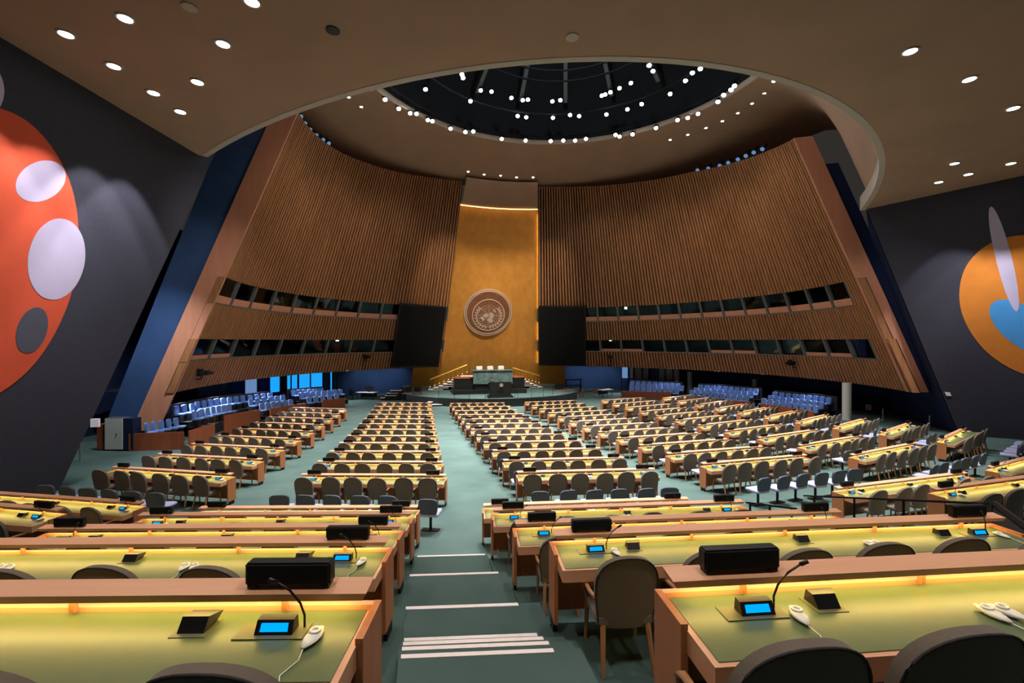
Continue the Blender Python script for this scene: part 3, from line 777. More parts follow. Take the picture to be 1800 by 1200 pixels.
m = MB(); m.hexa([(-.062, -.0352, .017), (.062, -.0352, .017), (.062, -.025, .017), (-.062, -.025, .017), (-.060, -.0195, .047), (.060, -.0195, .047), (.060, -.010, .047), (-.060, -.010, .047)]); CNS = m.mesh('lcd_blue')
MIC = {}
for s_ in (-1, 1):
    m = MB(); m.tube([(.115, .02, .005), (.115, .02, .06), (.115+s_*.015, .01, .12), (.115+s_*.055, -.01, .19), (.115+s_*.10, -.03, .235)], .0055, 5); m.tube([(.115+s_*.10, -.03, .235), (.115+s_*.13, -.045, .258)], .010, 6)
    MIC[s_] = m.mesh('black_plastic', True)
m = MB(); P = []
for i in range(6):
    t = i/5; rr = math.sin(PI*(.08+.84*t)); P.append([(.036*rr*math.cos(2*PI*k/10), -.075+.15*t, .016+.016*rr*math.sin(2*PI*k/10)) for k in range(11)])
m.grid(P); m.f.append(tuple(range(10))); m.f.append(tuple(55+k for k in range(10))); EPB = m.mesh('white_plastic', True)
EPR = MB(); ringmesh(EPR, .014, .026, 0, .008, 12, (0, .02)); EPR.v = [(x, y, z+.029) for x, y, z in EPR.v]; EPR = EPR.mesh('white_plastic', True)
m = MB(); m.tube([(0, -.07, .012), (.02, -.13, .005), (.0, -.22, .004), (.05, -.30, .004)], .003, 4); EPC = m.mesh('white_plastic', True)
m = MB(); m.hexa([(-.06, -.05, 0), (.06, -.05, 0), (.06, .05, 0), (-.06, .05, 0), (-.06, -.01, .055), (.06, -.01, .055), (.09, .05, .05), (-.05, .05, .05)]); PWB = m.mesh('black_plastic')
m = MB(); m.box(-.08, .08, -.075, .06, 0, .003); PWP = m.mesh('plate_bronze')
nchair = [0]
FLOOR_BLOCKS = {
 # name: (corner x, corner y, pitch x, pitch y, angle, which end the corner is, rows)
 'L2': (-13.42, 14.98, .035, 2.44, -22.0, 'R', 9), 'L1': (-7.22, 13.68, .015, 2.10, -12.3, 'R', 12),
 'R1': (-5.08, 13.60, -.05, 2.05, -6.6, 'L', 12), 'R2': (1.05, 13.40, -.07, 2.02, 4.2, 'L', 12),
 'R3': (6.72, 13.22, .0, 2.22, 14.5, 'L', 11), 'R4': (12.45, 14.55, .0, 2.36, 24.0, 'L', 10)}
WORDS = {'L2': 'leftmost block', 'L1': 'second block from left', 'R1': 'third block from left', 'R2': 'fourth block from left', 'R3': 'fifth block from left', 'R4': 'rightmost block',
         'TL': 'raised tiers left of stairs', 'TR': 'raised tiers right of stairs', 'TL2': 'far left raised tiers', 'TR2': 'raised tiers beyond handrail', 'TR3': 'far right raised tier'}
ALLCH = []
def desk(block, row, P0, ang, L, seats, gear, zdesk=None):
    a = math.radians(ang); ex = Vector((math.cos(a), math.sin(a), 0)); ey = Vector((-math.sin(a), math.cos(a), 0))
    c = P0+ex*(L/2)-ey*.3; z = zf(c.x, c.y) if zdesk is None else zdesk
    rw = '%s row' % nth(row); bw = WORDS[block]
    t = thing('delegate_desk', 'long green-topped wooden desk, %s from camera, %s' % (rw, bw), 'desk', (P0.x, P0.y, z), a, 'delegate desks')
    d = desk_meshes(L)
    for nm, k in (('desk_top', 'top'), ('leather_inlay', 'inlay'), ('back_lip', 'back_lip'), ('end_panel', 'end0'), ('end_panel', 'end1'), ('foot', 'foot0'), ('foot', 'foot1'), ('modesty_panel', 'modesty'), ('light_strip', 'led')): link(nm, d[k], t)
    sh = link('shelf', d['shelf'], t)
    if gear >= 1:
        for k in range(5): link('shelf_post', d['post'], t).location = (.45+(L-.9)*k/4, 0, 0)
    W = lambda lx, ly, lz: Vector((P0.x, P0.y, z))+ex*lx+ey*ly+Vector((0, 0, lz))
    for k, (lx, s_) in enumerate(((.41, 1), (L-.41, -1))):
        end = ('left', 'right')[k]
        if gear >= 1:
            o = thing('speaker_box', 'black speaker box, %s end, %s from camera, %s' % (end, rw, bw), 'loudspeaker', W(lx if gear < 3 else (lx+.0), -.09, .884), a, 'black speaker boxes on the desk shelves')
            link('cabinet', SPB, o); link('grille', SPG, o)
            for q_ in (-.17, .17): link('foot', SPF, o).location = (q_, 0, 0)
        if gear >= 1:
            o = thing('microphone_console', 'blue-screen microphone unit, %s end, %s from camera, %s' % (end, rw, bw), 'microphone', W(.42 if k == 0 else L-.42, -.20, .733), a, 'microphone units on the desks')
            if gear >= 2: link('base_plate', CNP, o)
            link('housing', CNB, o); link('display', CNS, o)
            link('gooseneck', MIC[s_], o)
        if gear >= 2:
            o = thing('earpiece', 'white earpiece, %s end, %s from camera, %s' % (end, rw, bw), 'earpiece', W(.60 if k == 0 else L-.23, -.27, .733), a+random.uniform(-.25, .25), 'white earpieces on the desks')
            link('body', EPB, o); link('dial', EPR, o)
            if gear >= 3: link('cable', EPC, o)
    if gear >= 2:
        for k, f in enumerate((.80/L, .52, 1-.80/L)):
            q = link('power_box', PWB, t); q.location = (L*f, -.17, .735); link('power_plate', PWP, t).location = (L*f, -.17, .733)
        for k, f in enumerate((.31, .64) if gear >= 3 else (.5,)):
            for j in (0, 1):
                o = thing('earpiece', '%s earpiece of %s pair, %s from camera, %s' % (('left', 'right')[j], ('left-hand', 'right-hand')[k] if gear >= 3 else 'middle', rw, bw), 'earpiece', W(L*f+j*.085, -.34, .733), a+(.3 if j else .05), 'white earpieces on the desks')
                link('body', EPB, o); link('dial', EPR, o)
                if gear >= 3: link('cable', EPC, o)
    for i, (ox, oy, rr) in enumerate(seats):
        p = P0+ex*ox+ey*oy
        ALLCH.append((p.x, p.y, a+rr, 'taupe chair, %s from left, %s from camera, %s' % (nth(i), rw, bw), block))
def seats_for(L, n=6, m0=.1):
    return [(m0+(L-2*m0)*(i+.5)/n+random.uniform(-.05, .05), -.55+random.uniform(-.06, .05), random.uniform(-.07, .07)) for i in range(n)]
for b, (x0, y0, dx, dy, ang, end, n) in FLOOR_BLOCKS.items():
    for i in range(n):
        L = 4.36; a = math.radians(ang); ex = Vector((math.cos(a), math.sin(a), 0))
        P0 = Vector((x0+dx*i, y0+dy*i, 0))
        if end == 'R': P0 = P0-ex*(L-.03)
        else: P0 = P0-ex*.03
        P0 = P0+Vector((-math.sin(a), math.cos(a), 0))*.03
        gear = 2 if i < 2 else (1 if i < 8 else 0)
        desk(b, i, P0, ang, L, seats_for(L), gear)
        # adviser chairs behind the desk
        ey = Vector((-math.sin(a), math.cos(a), 0))
        idx = range(6) if i == 0 else ([0, 1] if b in ('R1', 'R2', 'R3', 'R4') and i < 9 else ([5] if b == 'L1' and i < 1 else []))
        for k in idx:
            p = P0+ex*(.45+(L-.9)*k/5)-ey*((1.95 if i == 0 else 1.42)+random.uniform(0, .06))
            if b == 'L1' and i == 0 and k == 5: p = atz(757, 931, zmain(10.5))
            if zf(p.x, p.y) > 1.6: continue
            adviser(p.x, p.y, a+random.uniform(-.2, .2), 'blue adviser chair, %s from left, behind %s row desk, %s' % (nth(k), nth(i), WORDS[b]))
def near_seats(P0, ex, ey, tops, step):
    out_ = []
    for x, y in tops:
        q = atz(x, y, 3.69+.985); d = Vector((q.x, q.y, 0))-P0; out_.append((d.dot(ex), d.dot(ey)+.30, 0.0))
    while len(out_) < 5: out_.append((out_[-1][0]+step, out_[-1][1]+random.uniform(-.04, .04), random.uniform(-.05, .05)))
    return sorted(out_)
# raised tiers: right end of the left rows, left end of the right rows
TLX = [(-8.22, 2.34, 3.69), (-8.28, 4.55, 2.98), (-8.24, 6.54, 2.33), (-8.12, 8.55, 1.75), (-8.02, 10.60, None)]
for i, (x, y, z) in enumerate(TLX):
    L = 4.95; ang = -10.6; a = math.radians(ang); ex = Vector((math.cos(a), math.sin(a), 0)); ey = Vector((-math.sin(a), math.cos(a), 0))
    P0 = Vector((x, y, 0))-ex*(L-.03)+ey*.03
    st_ = seats_for(L)
    if i == 0: st_ = near_seats(P0, ex, ey, [(350, 1178)], -.76)
    desk('TL', i, P0, ang, L, st_, 3 if i < 3 else 2, z)
TRX = [(-6.77, 2.15, 3.69), (-6.70, 4.37, 2.98), (-6.68, 6.31, 2.33), (-6.66, 8.42, 1.75), (-6.55, 10.45, None)]
for i, (x, y, z) in enumerate(TRX):
    L = 4.95; ang = -6.2; a = math.radians(ang); ex = Vector((math.cos(a), math.sin(a), 0)); ey = Vector((-math.sin(a), math.cos(a), 0))
    P0 = Vector((x, y, 0))-ex*.03+ey*.03
    st_ = seats_for(L)
    if i == 0: st_ = near_seats(P0, ex, ey, [(1430, 1133), (1720, 1110)], .74)
    desk('TR', i, P0, ang, L, st_, 3 if i < 3 else 2, z)
for b, i, x, y, ang, end, z in (('TR2', 0, 2.65, 7.75, 5, 'L', 1.75), ('TR2', 1, 2.43, 9.84, 5, 'L', None), ('TR3', 0, 8.56, 10.5, 14, 'L', None), ('TL2', 0, -14.5, 10.05, -21, 'R', 1.75), ('TL2', 1, -14.25, 12.1, -21, 'R', None)):
    L = 4.95; a = math.radians(ang); ex = Vector((math.cos(a), math.sin(a), 0)); P0 = Vector((x, y, 0))-(ex*(L-.03) if end == 'R' else ex*.03)
    desk(b, i, P0, ang, L, seats_for(L), 2, z)
for k in range(4):
    adviser(15.2+.62*k, 12.6+.28*k, .35, 'blue adviser chair standing by the right mural wall, %s from left' % nth(k))
# nearest 300 chairs are things of their own, the rest one mass
ALLCH.sort(key=lambda c: (c[0]-CX)**2+(c[1]-CY)**2)
def seen(c):
    d = Vector((c[0], c[1], 2))-CV; Y = d.dot(Fv); X = d.dot(Rv); return Y > 1.0 and abs(X/Y) < 1.25
ALLCH = [c for c in ALLCH if seen(c)]
for k, (x, y, rz, lb, b) in enumerate(ALLCH[:300]):
    chair(x, y, rz, lb, 2 if k < 60 else 1, 'taupe chairs at the desks')
mb = MB()
for (x, y, rz, lb, b) in ALLCH[300:]:
    mt = Matrix.Translation((x, y, zf(x, y)+.002)) @ Matrix.Rotation(rz, 4, 'Z'); n0 = len(mb.v)
    mb.v += [tuple(mt @ Vector(v)) for v in FAR.v]; mb.f += [tuple(i+n0 for i in f) for f in FAR.f]
o = part('far_chairs', mb, 'taupe', None, 'auto'); o['kind'] = 'stuff'; o['label'] = 'rows of small distant taupe chairs at the desks near the stage'; o['category'] = 'chairs'

# ------------------------------------------------------------------ side galleries with blue seats
GS = {}
m = MB(); back_mesh(m, .40, .92, .245, .09, -.16, .05, .02, top=.10, n=4, rows=7, e=4); GS['back'] = m.mesh('seat_blue', 'auto')
m = MB(); cushion(m, -.23, .23, -.16, .26, .38, .48); GS['seat'] = m.mesh('seat_blue', 'auto')
m = MB(); m.box(-.25, .25, -.20, .10, 0, .38); GS['base'] = m.mesh('black_plastic')
ROWS = [('left', 'back', 21.5, [(316, 343, 713, 709, 3), (352, 430, 705, 694.5, 8), (443, 478, 694, 690, 4)]),
        ('left', 'middle', 20.6, [(348, 369, 721, 716.5, 3), (379, 407, 714.5, 710, 4), (445, 468, 701, 697.5, 3), (480, 500, 697, 694, 3)]),
        ('left', 'front', 19.7, [(464, 514, 708.5, 702, 6)]), ('near left', 'lower', -25.5, [(266, 316, 742, 734, 5)]),
        ('far left', 'back', 21.5, [(518, 566, 685.5, 682, 6)]), ('far left', 'middle', 20.6, [(533, 600, 690, 684, 8)]), ('far left', 'front', 19.7, [(546, 594, 697.5, 693.5, 5)]),
        ('far right', 'back', 21.5, [(1111, 1190, 669, 673.5, 9)]), ('far right', 'middle', 20.6, [(1110, 1197, 673, 677.5, 10)]), ('far right', 'front', 19.7, [(1110, 1188, 678, 683, 9)]),
        ('mid right', 'back', 21.5, [(1230, 1326, 676, 683, 10)]), ('mid right', 'middle', 20.6, [(1222, 1318, 681, 688, 10)]), ('mid right', 'front', 19.7, [(1215, 1310, 686.5, 695, 10)]),
        ('near right', 'back', 21.5, [(1360, 1453, 688.5, 698, 9)]), ('near right', 'middle', 20.6, [(1352, 1440, 695, 706, 9)]), ('near right', 'front', 19.7, [(1340, 1430, 701, 713, 9)])]
for side, rowname, R, groups in ROWS:
    n = 0; tot = sum(g[4] for g in groups)
    for (xa, xb, ya, yb, cnt) in groups:
        zs = []
        for k in range(cnt):
            f = k/(cnt-1); p = ringpx(xa+(xb-xa)*f, ya+(yb-ya)*f, R) if R > 0 else at_px(xa+(xb-xa)*f, ya+(yb-ya)*f, -R+2.5*f); zs.append((p, max(.15, p.z-.92)))
        zb = sum(z for p, z in zs)/cnt
        for k, (p, z) in enumerate(zs):
            rz = math.atan2(-(0-p.x), (CYC-p.y)) if False else math.atan2(p.x, CYC-p.y)
            # face the hall centre, turned a little to the stage
            o = thing('cinema_chair', 'blue padded gallery chair, %s from left, %s row, %s gallery' % (nth(n), rowname, side), 'chair', (p.x, p.y, z), rz, 'blue gallery chairs'); n += 1
            link('backrest', GS['back'], o); link('seat', GS['seat'], o); link('base', GS['base'], o)
        if R < 0: continue
        a0 = math.degrees(math.atan2(zs[0][0].x, zs[0][0].y-CYC)); a1 = math.degrees(math.atan2(zs[-1][0].x, zs[-1][0].y-CYC))
        a0, a1 = min(a0, a1)-1, max(a0, a1)+1
        z0 = zs[0][1] if zs[0][0].x < zs[-1][0].x else zs[0][1]
        mq = MB(); N = 8; A = [a0+(a1-a0)*i/N for i in range(N+1)]
        first, lastz = (zs[0][1], zs[-1][1]) if math.degrees(math.atan2(zs[0][0].x, zs[0][0].y-CYC)) < math.degrees(math.atan2(zs[-1][0].x, zs[-1][0].y-CYC)) else (zs[-1][1], zs[0][1])
        zz = [first+(lastz-first)*i/N-.004 for i in range(N+1)]
        mq.grid([[pt(a, R-.52, -.1) for a in A], [pt(a, R-.52, z) for a, z in zip(A, zz)], [pt(a, R+.40, z) for a, z in zip(A, zz)], [pt(a, R+.40, -.1) for a in A]])
        struct('floor_gallery', mq, 'black_wall')
        if rowname == 'back':
            mq = MB(); mq.grid([[pt(a, R+.45, z) for a, z in zip(A, zz)], [pt(a, R+.45, z+1.02) for a, z in zip(A, zz)], [pt(a, R+.55, z+1.02) for a, z in zip(A, zz)], [pt(a, R+.55, z) for a, z in zip(A, zz)]])
            struct('wall_gallery', mq, 'wall_dark')
# wooden fronts of the galleries
FR = [('nearest wooden gallery front at left, beside the grey door cabinet', (227, 761.7), (324, 758), 21.4), ('second low wooden gallery front at left', (331, 757), (376, 744), None), ('third wooden gallery front at left', (392.5, 730), (456, 719), None), ('fourth wooden gallery front at left', (474, 717.5), (537, 708), None), ('farthest wooden gallery front at left', (566, 703), (606, 699), None),
      ('farthest wooden gallery front at right', (1092, 687), (1180, 689), None), ('second wooden gallery front at right', (1212, 697), (1320, 706), None), ('nearest wooden gallery front at right, beside the pale column', (1338, 708), (1432, 723), None)]
for lb, a, b, R in FR:
    if R: P, Q = atz(a[0], 791, zf(-21, 24)), atz(b[0], 787, zf(-19, 24))
    else: P, Q = ringpx(*a, 18.95), ringpx(*b, 18.95)
    zt = [CZ+(600-y)/FPX*(p-CV).dot(Fv) for p, y in ((P, a[1]), (Q, b[1]))]
    n_ = (Vector((Q.x-P.x, Q.y-P.y, 0)).cross(Vector((0, 0, 1)))).normalized()*.05
    zb = [min(zf(P.x, P.y), zt[0]-.4), min(zf(Q.x, Q.y), zt[1]-.4)]
    mq = MB(); mq.hexa([(P.x, P.y, zb[0]), (Q.x, Q.y, zb[1]), (Q.x+n_.x, Q.y+n_.y, zb[1]), (P.x+n_.x, P.y+n_.y, zb[0]), (P.x, P.y, zt[0]), (Q.x, Q.y, zt[1]), (Q.x+n_.x, Q.y+n_.y, zt[1]), (P.x+n_.x, P.y+n_.y, zt[0])])
    tag(part('gallery_parapet', mq, 'mahogany'), lb, 'parapet', 'wooden gallery fronts')
# grey door cabinet at the left gallery
p0, p1 = atz(184, 790, zf(-22, 24)), atz(217, 790, zf(-22, 24))
t = thing('door_cabinet', 'tall pale grey cabinet door between brown panels at the left gallery', 'cabinet', (p0.x, p0.y, zf(-22, 24)))
wd = (p1-p0).length; d_ = (p1-p0).normalized(); t.rotation_euler = (0, 0, math.atan2(d_.y, d_.x))
m = MB(); m.box(0, wd, 0, .5, 0, 1.5); part('body', m, 'metal_grey', t)
m = MB(); m.box(.03, wd-.03, -.03, 0, .02, 1.48); dr_ = part('door', m, 'column_white', t); m = MB(); m.lathe([(.02, 0), (.03, .03)], 8); q = part('knob', m, 'metal_dark', dr_); q.location = (wd*.66, -.03, .75); q.rotation_euler = (PI/2, 0, 0)
m = MB(); m.box(-.42, -.02, .05, .45, 0, 1.2); part('side_panel', m, 'mahogany', t)
m = MB(); m.box(wd, wd+.45, .0, .5, 0, 1.48); part('side_cabinet', m, 'wall_navy', t)
# columns under the wings
for k, (px, y0_, y1_, wpx, lb, mt) in enumerate(((1488.5, 675, 738, 17, 'pale round column under the right wing wall', 'column_white'), (1327, 655, 695, 12, 'grey column behind the mid right gallery seats', 'metal_grey'), (1213, 648, 690, 12, 'grey column behind the far right gallery', 'metal_grey'), (411, 660, 700, 13, 'grey column beside the blue glass doors at left', 'metal_grey'))):
    p = ringpx(px, y1_, 20.9 if k == 0 else 23.2); r = wpx/2*.82*(p-CV).dot(Fv)/FPX
    m = MB(); m.lathe([(r*1.05, 0), (r*1.05, .06), (r, .07), (r, 3.0-p.z if k else 2.95-p.z)], 20)
    o = part('column', m, mt, None, 'auto'); o.location = (p.x, p.y, p.z if k == 0 else 0); tag(o, lb, 'column')
# glazed doors and windows under the wings
def glazed(name, spans, R, frame_m):
    root = link(name, None); root['kind'] = 'structure'
    for (x0, x1, ya, yb, m_) in spans:
        A_, B_ = ringpx(x0, yb, R), ringpx(x1, yb, R); za = ringpx(x0, ya, R).z; 
        out_ = Vector((A_.x, A_.y-CYC, 0)).normalized()
        zt, zb = min(2.9, za), max(.0, A_.z)
        q = MB(); q.hexa([(A_.x, A_.y, zb), (B_.x, B_.y, zb), (B_.x+out_.x*.03, B_.y+out_.y*.03, zb), (A_.x+out_.x*.03, A_.y+out_.y*.03, zb), (A_.x, A_.y, zt), (B_.x, B_.y, zt), (B_.x+out_.x*.03, B_.y+out_.y*.03, zt), (A_.x+out_.x*.03, A_.y+out_.y*.03, zt)])
        part('pane', q, m_, root)
        for e_ in (A_, B_):
            q = MB(); q.tube([(e_.x, e_.y, 0), (e_.x, e_.y, 2.92)], .05, 4); part('frame_post', q, frame_m, root)
    return root
glazed('door_1', [(474, 492, 655, 690, 'daylight'), (494, 503, 655, 690, 'wall_navy'), (504, 511, 654, 688, 'daylight'), (512, 523, 654, 688, 'daylight'), (525, 545, 653, 688, 'daylight'), (546, 567, 652, 688, 'daylight'), (568, 578, 652, 688, 'wall_blue'), (580, 584, 652, 688, 'daylight'), (585, 592, 651, 688, 'wall_blue')], 24.6, 'metal_dark')
glazed('window_1', [(347, 400, 668, 700, 'wall_blue'), (430, 452, 660, 695, 'cool_lit')], 24.6, 'metal_dark')
glazed('door_2', [(1093, 1104, 645, 664, 'cool_lit'), (1107, 1113, 645, 664, 'column_white'), (1116, 1128, 646, 666, 'metal_grey'), (1130, 1140, 646, 666, 'metal_grey'), (1158, 1168, 647, 668, 'metal_grey'), (1170, 1182, 647, 668, 'metal_grey'), (1184, 1192, 648, 668, 'metal_grey')], 24.6, 'metal_dark')
# fill spots added under the wings to brighten gallery seats and blue walls
for az_, pw in ((-90, 900), (-80, 900), (-68, 900), (-56, 800), (-44, 600), (40, 500), (55, 600), (68, 600), (80, 600), (92, 600)):
    p = Vector(pt(az_, 22.0, 2.86)); spot('soffit_fill_light', p, pt(az_, 19.6, .6), pw, 120, (.9, .93, 1.0), .8, .1)
for az_, tz in ((-33, 1.5), (-26, 1.5), (26, 1.5), (33, 1.5)):
    spot('soffit_fill_light', pt(az_, 22.5, 2.8), pt(az_, 25.2, 1.0), 130, 110, (.85, .9, 1.0), .8, .1)
p = cone(-99, 8.5, 1.2); spot('return_fill_light', (-18.2, 21.8, 12.6), tuple(cone(-95.4, 3.6, 1.9)), 4000, 48, (.85, .92, 1.0), .9, .1)  # added fill to brighten the blue return panel, no fitting for it

# ------------------------------------------------------------------ lamps overhead
from mathutils.bvhtree import BVHTree
dm = bpy.data.objects['ceiling_dome'].data
bvh = BVHTree.FromPolygons([v.co.copy() for v in dm.vertices], [tuple(p.vertices) for p in dm.polygons])
LH = {}
m = MB(); m.lathe([(.05, .34), (.11, .32), (.13, .24), (.14, 0)], 12); LH['body'] = m.mesh('black_matte', 'auto')
m = MB(); m.lathe([(.135, -.01), (.135, .01)], 14); LH['lens'] = m.mesh('lens')
m = MB(); m.tube([(-.19, 0, .15), (-.19, 0, .5), (0, 0, .58), (.19, 0, .5), (.19, 0, .15)], .018, 4); m.tube([(0, 0, .58), (0, 0, .9)], .02, 4); LH['yoke'] = m.mesh('black_matte')
RIMP = [(653,158),(677,177),(701,193),(721,201),(732,202),(752,213),(760,215),(792,228),(818,234),(832,233),(882,246),(924,249),(968,250),(990,249),(1312,125),(1291,153),(1285,160),(1272,169),(1262,181),(1227,202),(1209,209),(1191,213),(1153,227),(1112,238),(1089,242),(1082,239),(1030,246),(1011,249)]
MIDP = [(716,126),(724,136),(748,159),(827,180),(910,206),(925,208),(972,209),(1231,123),(1217,130),(1205,144),(1178,167),(1128,185),(1103,194),(1066,203),(1002,204),(1018,206)]
INP = [(788,113),(796,119),(812,133),(814,139),(845,161),(864,163),(899,174),(919,178),(928,177),(971,180),(985,178),(1141,117),(1158,108),(1148,127),(1058,170),(1064,168),(1073,164),(1089,157),(1109,148)]
for lst, z, nm in ((RIMP, 22.0, 'outer ring'), (MIDP, 23.0, 'middle ring'), (INP, 23.8, 'inner ring')):
    lst = sorted(lst)
    for k, (x, y) in enumerate(lst):
        p = atz(x, y-2, z); d = Vector((-1, 20, 0))-p; aim = Vector((p.x*.35-2, 12+p.y*.25, 0))-p
        o = thing('dome_spotlight', 'lit spotlight in the dark dome, %s, %s from the left' % (nm, nth(k)), 'spotlight', tuple(p), 0, 'lit spotlights in the dome')
        o.rotation_euler = aim.to_track_quat('-Z', 'Y').to_euler()
        link('housing', LH['body'], o); link('lens', LH['lens'], o); link('yoke', LH['yoke'], o)
m = MB(); ringmesh(m, .10, .16, -.02, .02, 16); LH['dring'] = m.mesh('rim_plaster', 'auto')
m = MB(); m.lathe([(.10, -.012), (.10, .012)], 14); LH['dlens'] = m.mesh('down_lens')
DP = [(613,170),(635,187),(823,301),(851,306),(880,308),(908,311),(937,311),(1178,245),(1209,236),(1241,224),(1270,212),(1297,198),(1322,181),(1344,163),(1360,142)]
for k, (x, y) in enumerate(DP):
    r = ray(x, y); hit = bvh.ray_cast(CV, r.normalized())
    best = None; org = CV.copy()
    for _ in range(4):
        h = bvh.ray_cast(org, r.normalized())
        if h[0] is None: break
        best = h; org = h[0]+r.normalized()*.05
        if h[0].y > 14 and h[0].z > 18.2: break
    if not best: continue
    nrm = best[1] if best[1].z < 0 else -best[1]
    o = thing('dome_downlight', 'small recessed light in the brown dome ring, %s from the left' % nth(k), 'ceiling light', tuple(best[0]+nrm*.03), 0, 'recessed lights in the dome ring')
    o.rotation_euler = nrm.to_track_quat('-Z', 'Y').to_euler()
    link('trim_ring', LH['dring'], o); link('lens', LH['dlens'], o)
m = MB(); ringmesh(m, .145, .19, -.02, .02, 20); LH['cring'] = m.mesh('rim_plaster', 'auto')
m = MB(); m.lathe([(.145, -.012), (.145, .012)], 18); LH['clens'] = m.mesh('down_lens')
CP = sorted([(220,32),(116,60),(392,77),(200,116),(347,144),(270,163),(317,196),(443,3),(1600,90),(1704,139),(1781,190),(1678,287),(1777,287),(1702,306),(1650,320)])
for k, (x, y) in enumerate(CP):
    p = atz(x, y, ZC-.025)
    o = thing('ceiling_downlight', 'round recessed downlight in the flat ceiling, %s from the left' % nth(k), 'ceiling light', tuple(p), 0, 'downlights in the flat ceiling')
    link('trim_ring', LH['cring'], o); link('lens', LH['clens'], o)
for k, (x, y) in enumerate(((585, 54), (1006, 66), (333, 13))):
    p = atz(x, y, ZC-.02); m = MB(); m.lathe([(.16, .015), (.16, -.01), (.10, -.02)], 16); o = part('ceiling_speaker', m, 'black_plastic' if k == 0 else 'rim_plaster'); o.location = p
    tag(o, ['small dark round ceiling vent near the opening', 'pale round disc flush in the ceiling above the opening', 'pale round disc flush in the ceiling at top left'][k], 'ceiling vent')
# dark stage lamps sitting on top of the wing walls
m = MB(); m.lathe([(.10, .62), (.16, .55), (.17, .1), (.21, 0)], 12); LH['sbody'] = m.mesh('metal_dark', 'auto')
m = MB(); m.lathe([(.15, -.005), (.15, .01)], 12); LH['slens'] = m.mesh('cool_lit')
for side, lst in (('right', [(1226, 299), (1245, 296), (1265, 291), (1280, 286), (1297, 280), (1311, 274), (1325, 268), (1340, 262)]), ('left', [(529, 205), (536, 217), (545, 228), (556, 238), (568, 246), (578, 252)])):
    for k, (x, y) in enumerate(lst):
        p = conepx(x, y, .25)
        o = thing('wing_spotlight', 'dark stage lamp on top of the %s wing wall, %s from the left' % (side, nth(k)), 'spotlight', tuple(p), 0, 'stage lamps on the wing walls')
        o.rotation_euler = (Vector((-1, 22, 2))-p).to_track_quat('-Z', 'Y').to_euler()
        link('housing', LH['sbody'], o); link('lens', LH['slens'], o); link('yoke', LH['yoke'], o)
# remote cameras on the lowest slat band
for k, (x, y) in enumerate(((357, 655), (645, 627), (1073, 627), (1392, 638))):
    p = conepx(x, y, -.35); a = math.atan2(p.x, p.y-CYC)
    o = thing('wall_camera', 'black remote camera bracketed to the slat wall, %s from the left' % nth(k), 'camera', tuple(p), -a, 'remote cameras on the slat walls')
    m = MB(); m.box(-.18, .18, -.35, .2, -.14, .14); part('body', m, 'black_plastic', o, bevel=.02)
    m = MB(); m.tube([(0, -.35, 0), (0, -.55, 0)], .09, 10); part('lens_barrel', m, 'black_plastic', o)
    m = MB(); m.tube([(0, .1, -.14), (0, .1, -.35), (0, .38, -.38)], .04, 6); part('bracket', m, 'metal_dark', o)
    m = MB(); m.box(-.3, -.2, -.1, .2, -.2, .25); part('motor', m, 'black_plastic', o)
# small lit lamps in booths
for k, (x, y) in enumerate(((1100, 541), (1073, 597), (1521, 604), (593, 597))):
    p = conepx(x, y, .9); m = MB(); m.box(-.14, .14, -.03, .03, -.14, .14); o = part('booth_lamp', m, 'white_lit'); o.location = p
    tag(o, 'small square white lamp glowing in an interpreter booth, %s from %s' % (('second', 'right'), ('first', 'right'), ('last', 'right'), ('only one', 'left'))[k], 'lamp')

# ------------------------------------------------------------------ furniture near the stage
def table(label, x, y, w_, d_, rz, mt='strip_white', z=0):
    t = thing('side_table', label, 'table', (x, y, z), rz)
    m = MB(); m.box(-w_/2, w_/2, -d_/2, d_/2, .70, .75); part('table_top', m, mt, t)
    for sx in (-1, 1):
        for sy in (-1, 1):
            m = MB(); m.tube([(sx*(w_/2-.08), sy*(d_/2-.08), 0), (sx*(w_/2-.08), sy*(d_/2-.08), .7)], .03, 6); part('leg', m, 'metal_dark', t)
    m = MB(); m.box(-w_/2+.1, w_/2-.1, d_/2-.06, d_/2-.03, .2, .7); part('modesty_panel', m, 'black_plastic', t)
    return t
def monitor(label, x, y, z, rz, w_=.8, h=.45):
    t = thing('monitor', label, 'monitor', (x, y, z), rz)
    m = MB(); m.box(-w_/2, w_/2, -.03, .03, .1, .1+h); part('panel', m, 'black_plastic', t, bevel=.01)
    m = MB(); m.box(-.12, .12, -.1, .1, 0, .02); m.box(-.03, .03, -.01, .02, .02, .12); part('stand', m, 'metal_dark', t)
def plain_chair(label, x, y, z, rz, mt='taupe'):
    o = thing('side_chair', label, 'chair', (x, y, z), rz)
    if mt == 'taupe':
        link('backrest', CH['back'], o); link('seat', CH['seat'], o)
        for k in range(4): link('leg', CH['leg%d' % k], o)
    else:
        q = MB(); back_mesh(q, .5, 1.05, .24, .08, -.2, .05, .03, n=4, rows=6); part('backrest', q, mt, o, 'auto')
        q = MB(); cushion(q, -.25, .25, -.22, .25, .42, .5); part('seat', q, mt, o, 'auto')
        q = MB(); q.lathe([(.28, 0), (.28, .04), (.04, .07), (.04, .42)], 10); part('pedestal', q, 'metal_dark', o)
p = atz(657, 703, 0); p.x -= .7; table('white-topped table by the blue wall left of the stage', p.x, p.y+.6, 1.9, .8, -.45)
monitor('black monitor on the white-topped table by the blue wall', p.x+.2, p.y+.7, .75, -.45)
plain_chair('black office chair left of the white-topped table', p.x-1.4, p.y+.9, 0, -.6, 'black_plastic')
p = atz(720, 706, 0); p.x += .35; table('wooden table with monitors beside the left stage steps', p.x, p.y+.6, 2.0, .8, -.3, 'desk_panel')
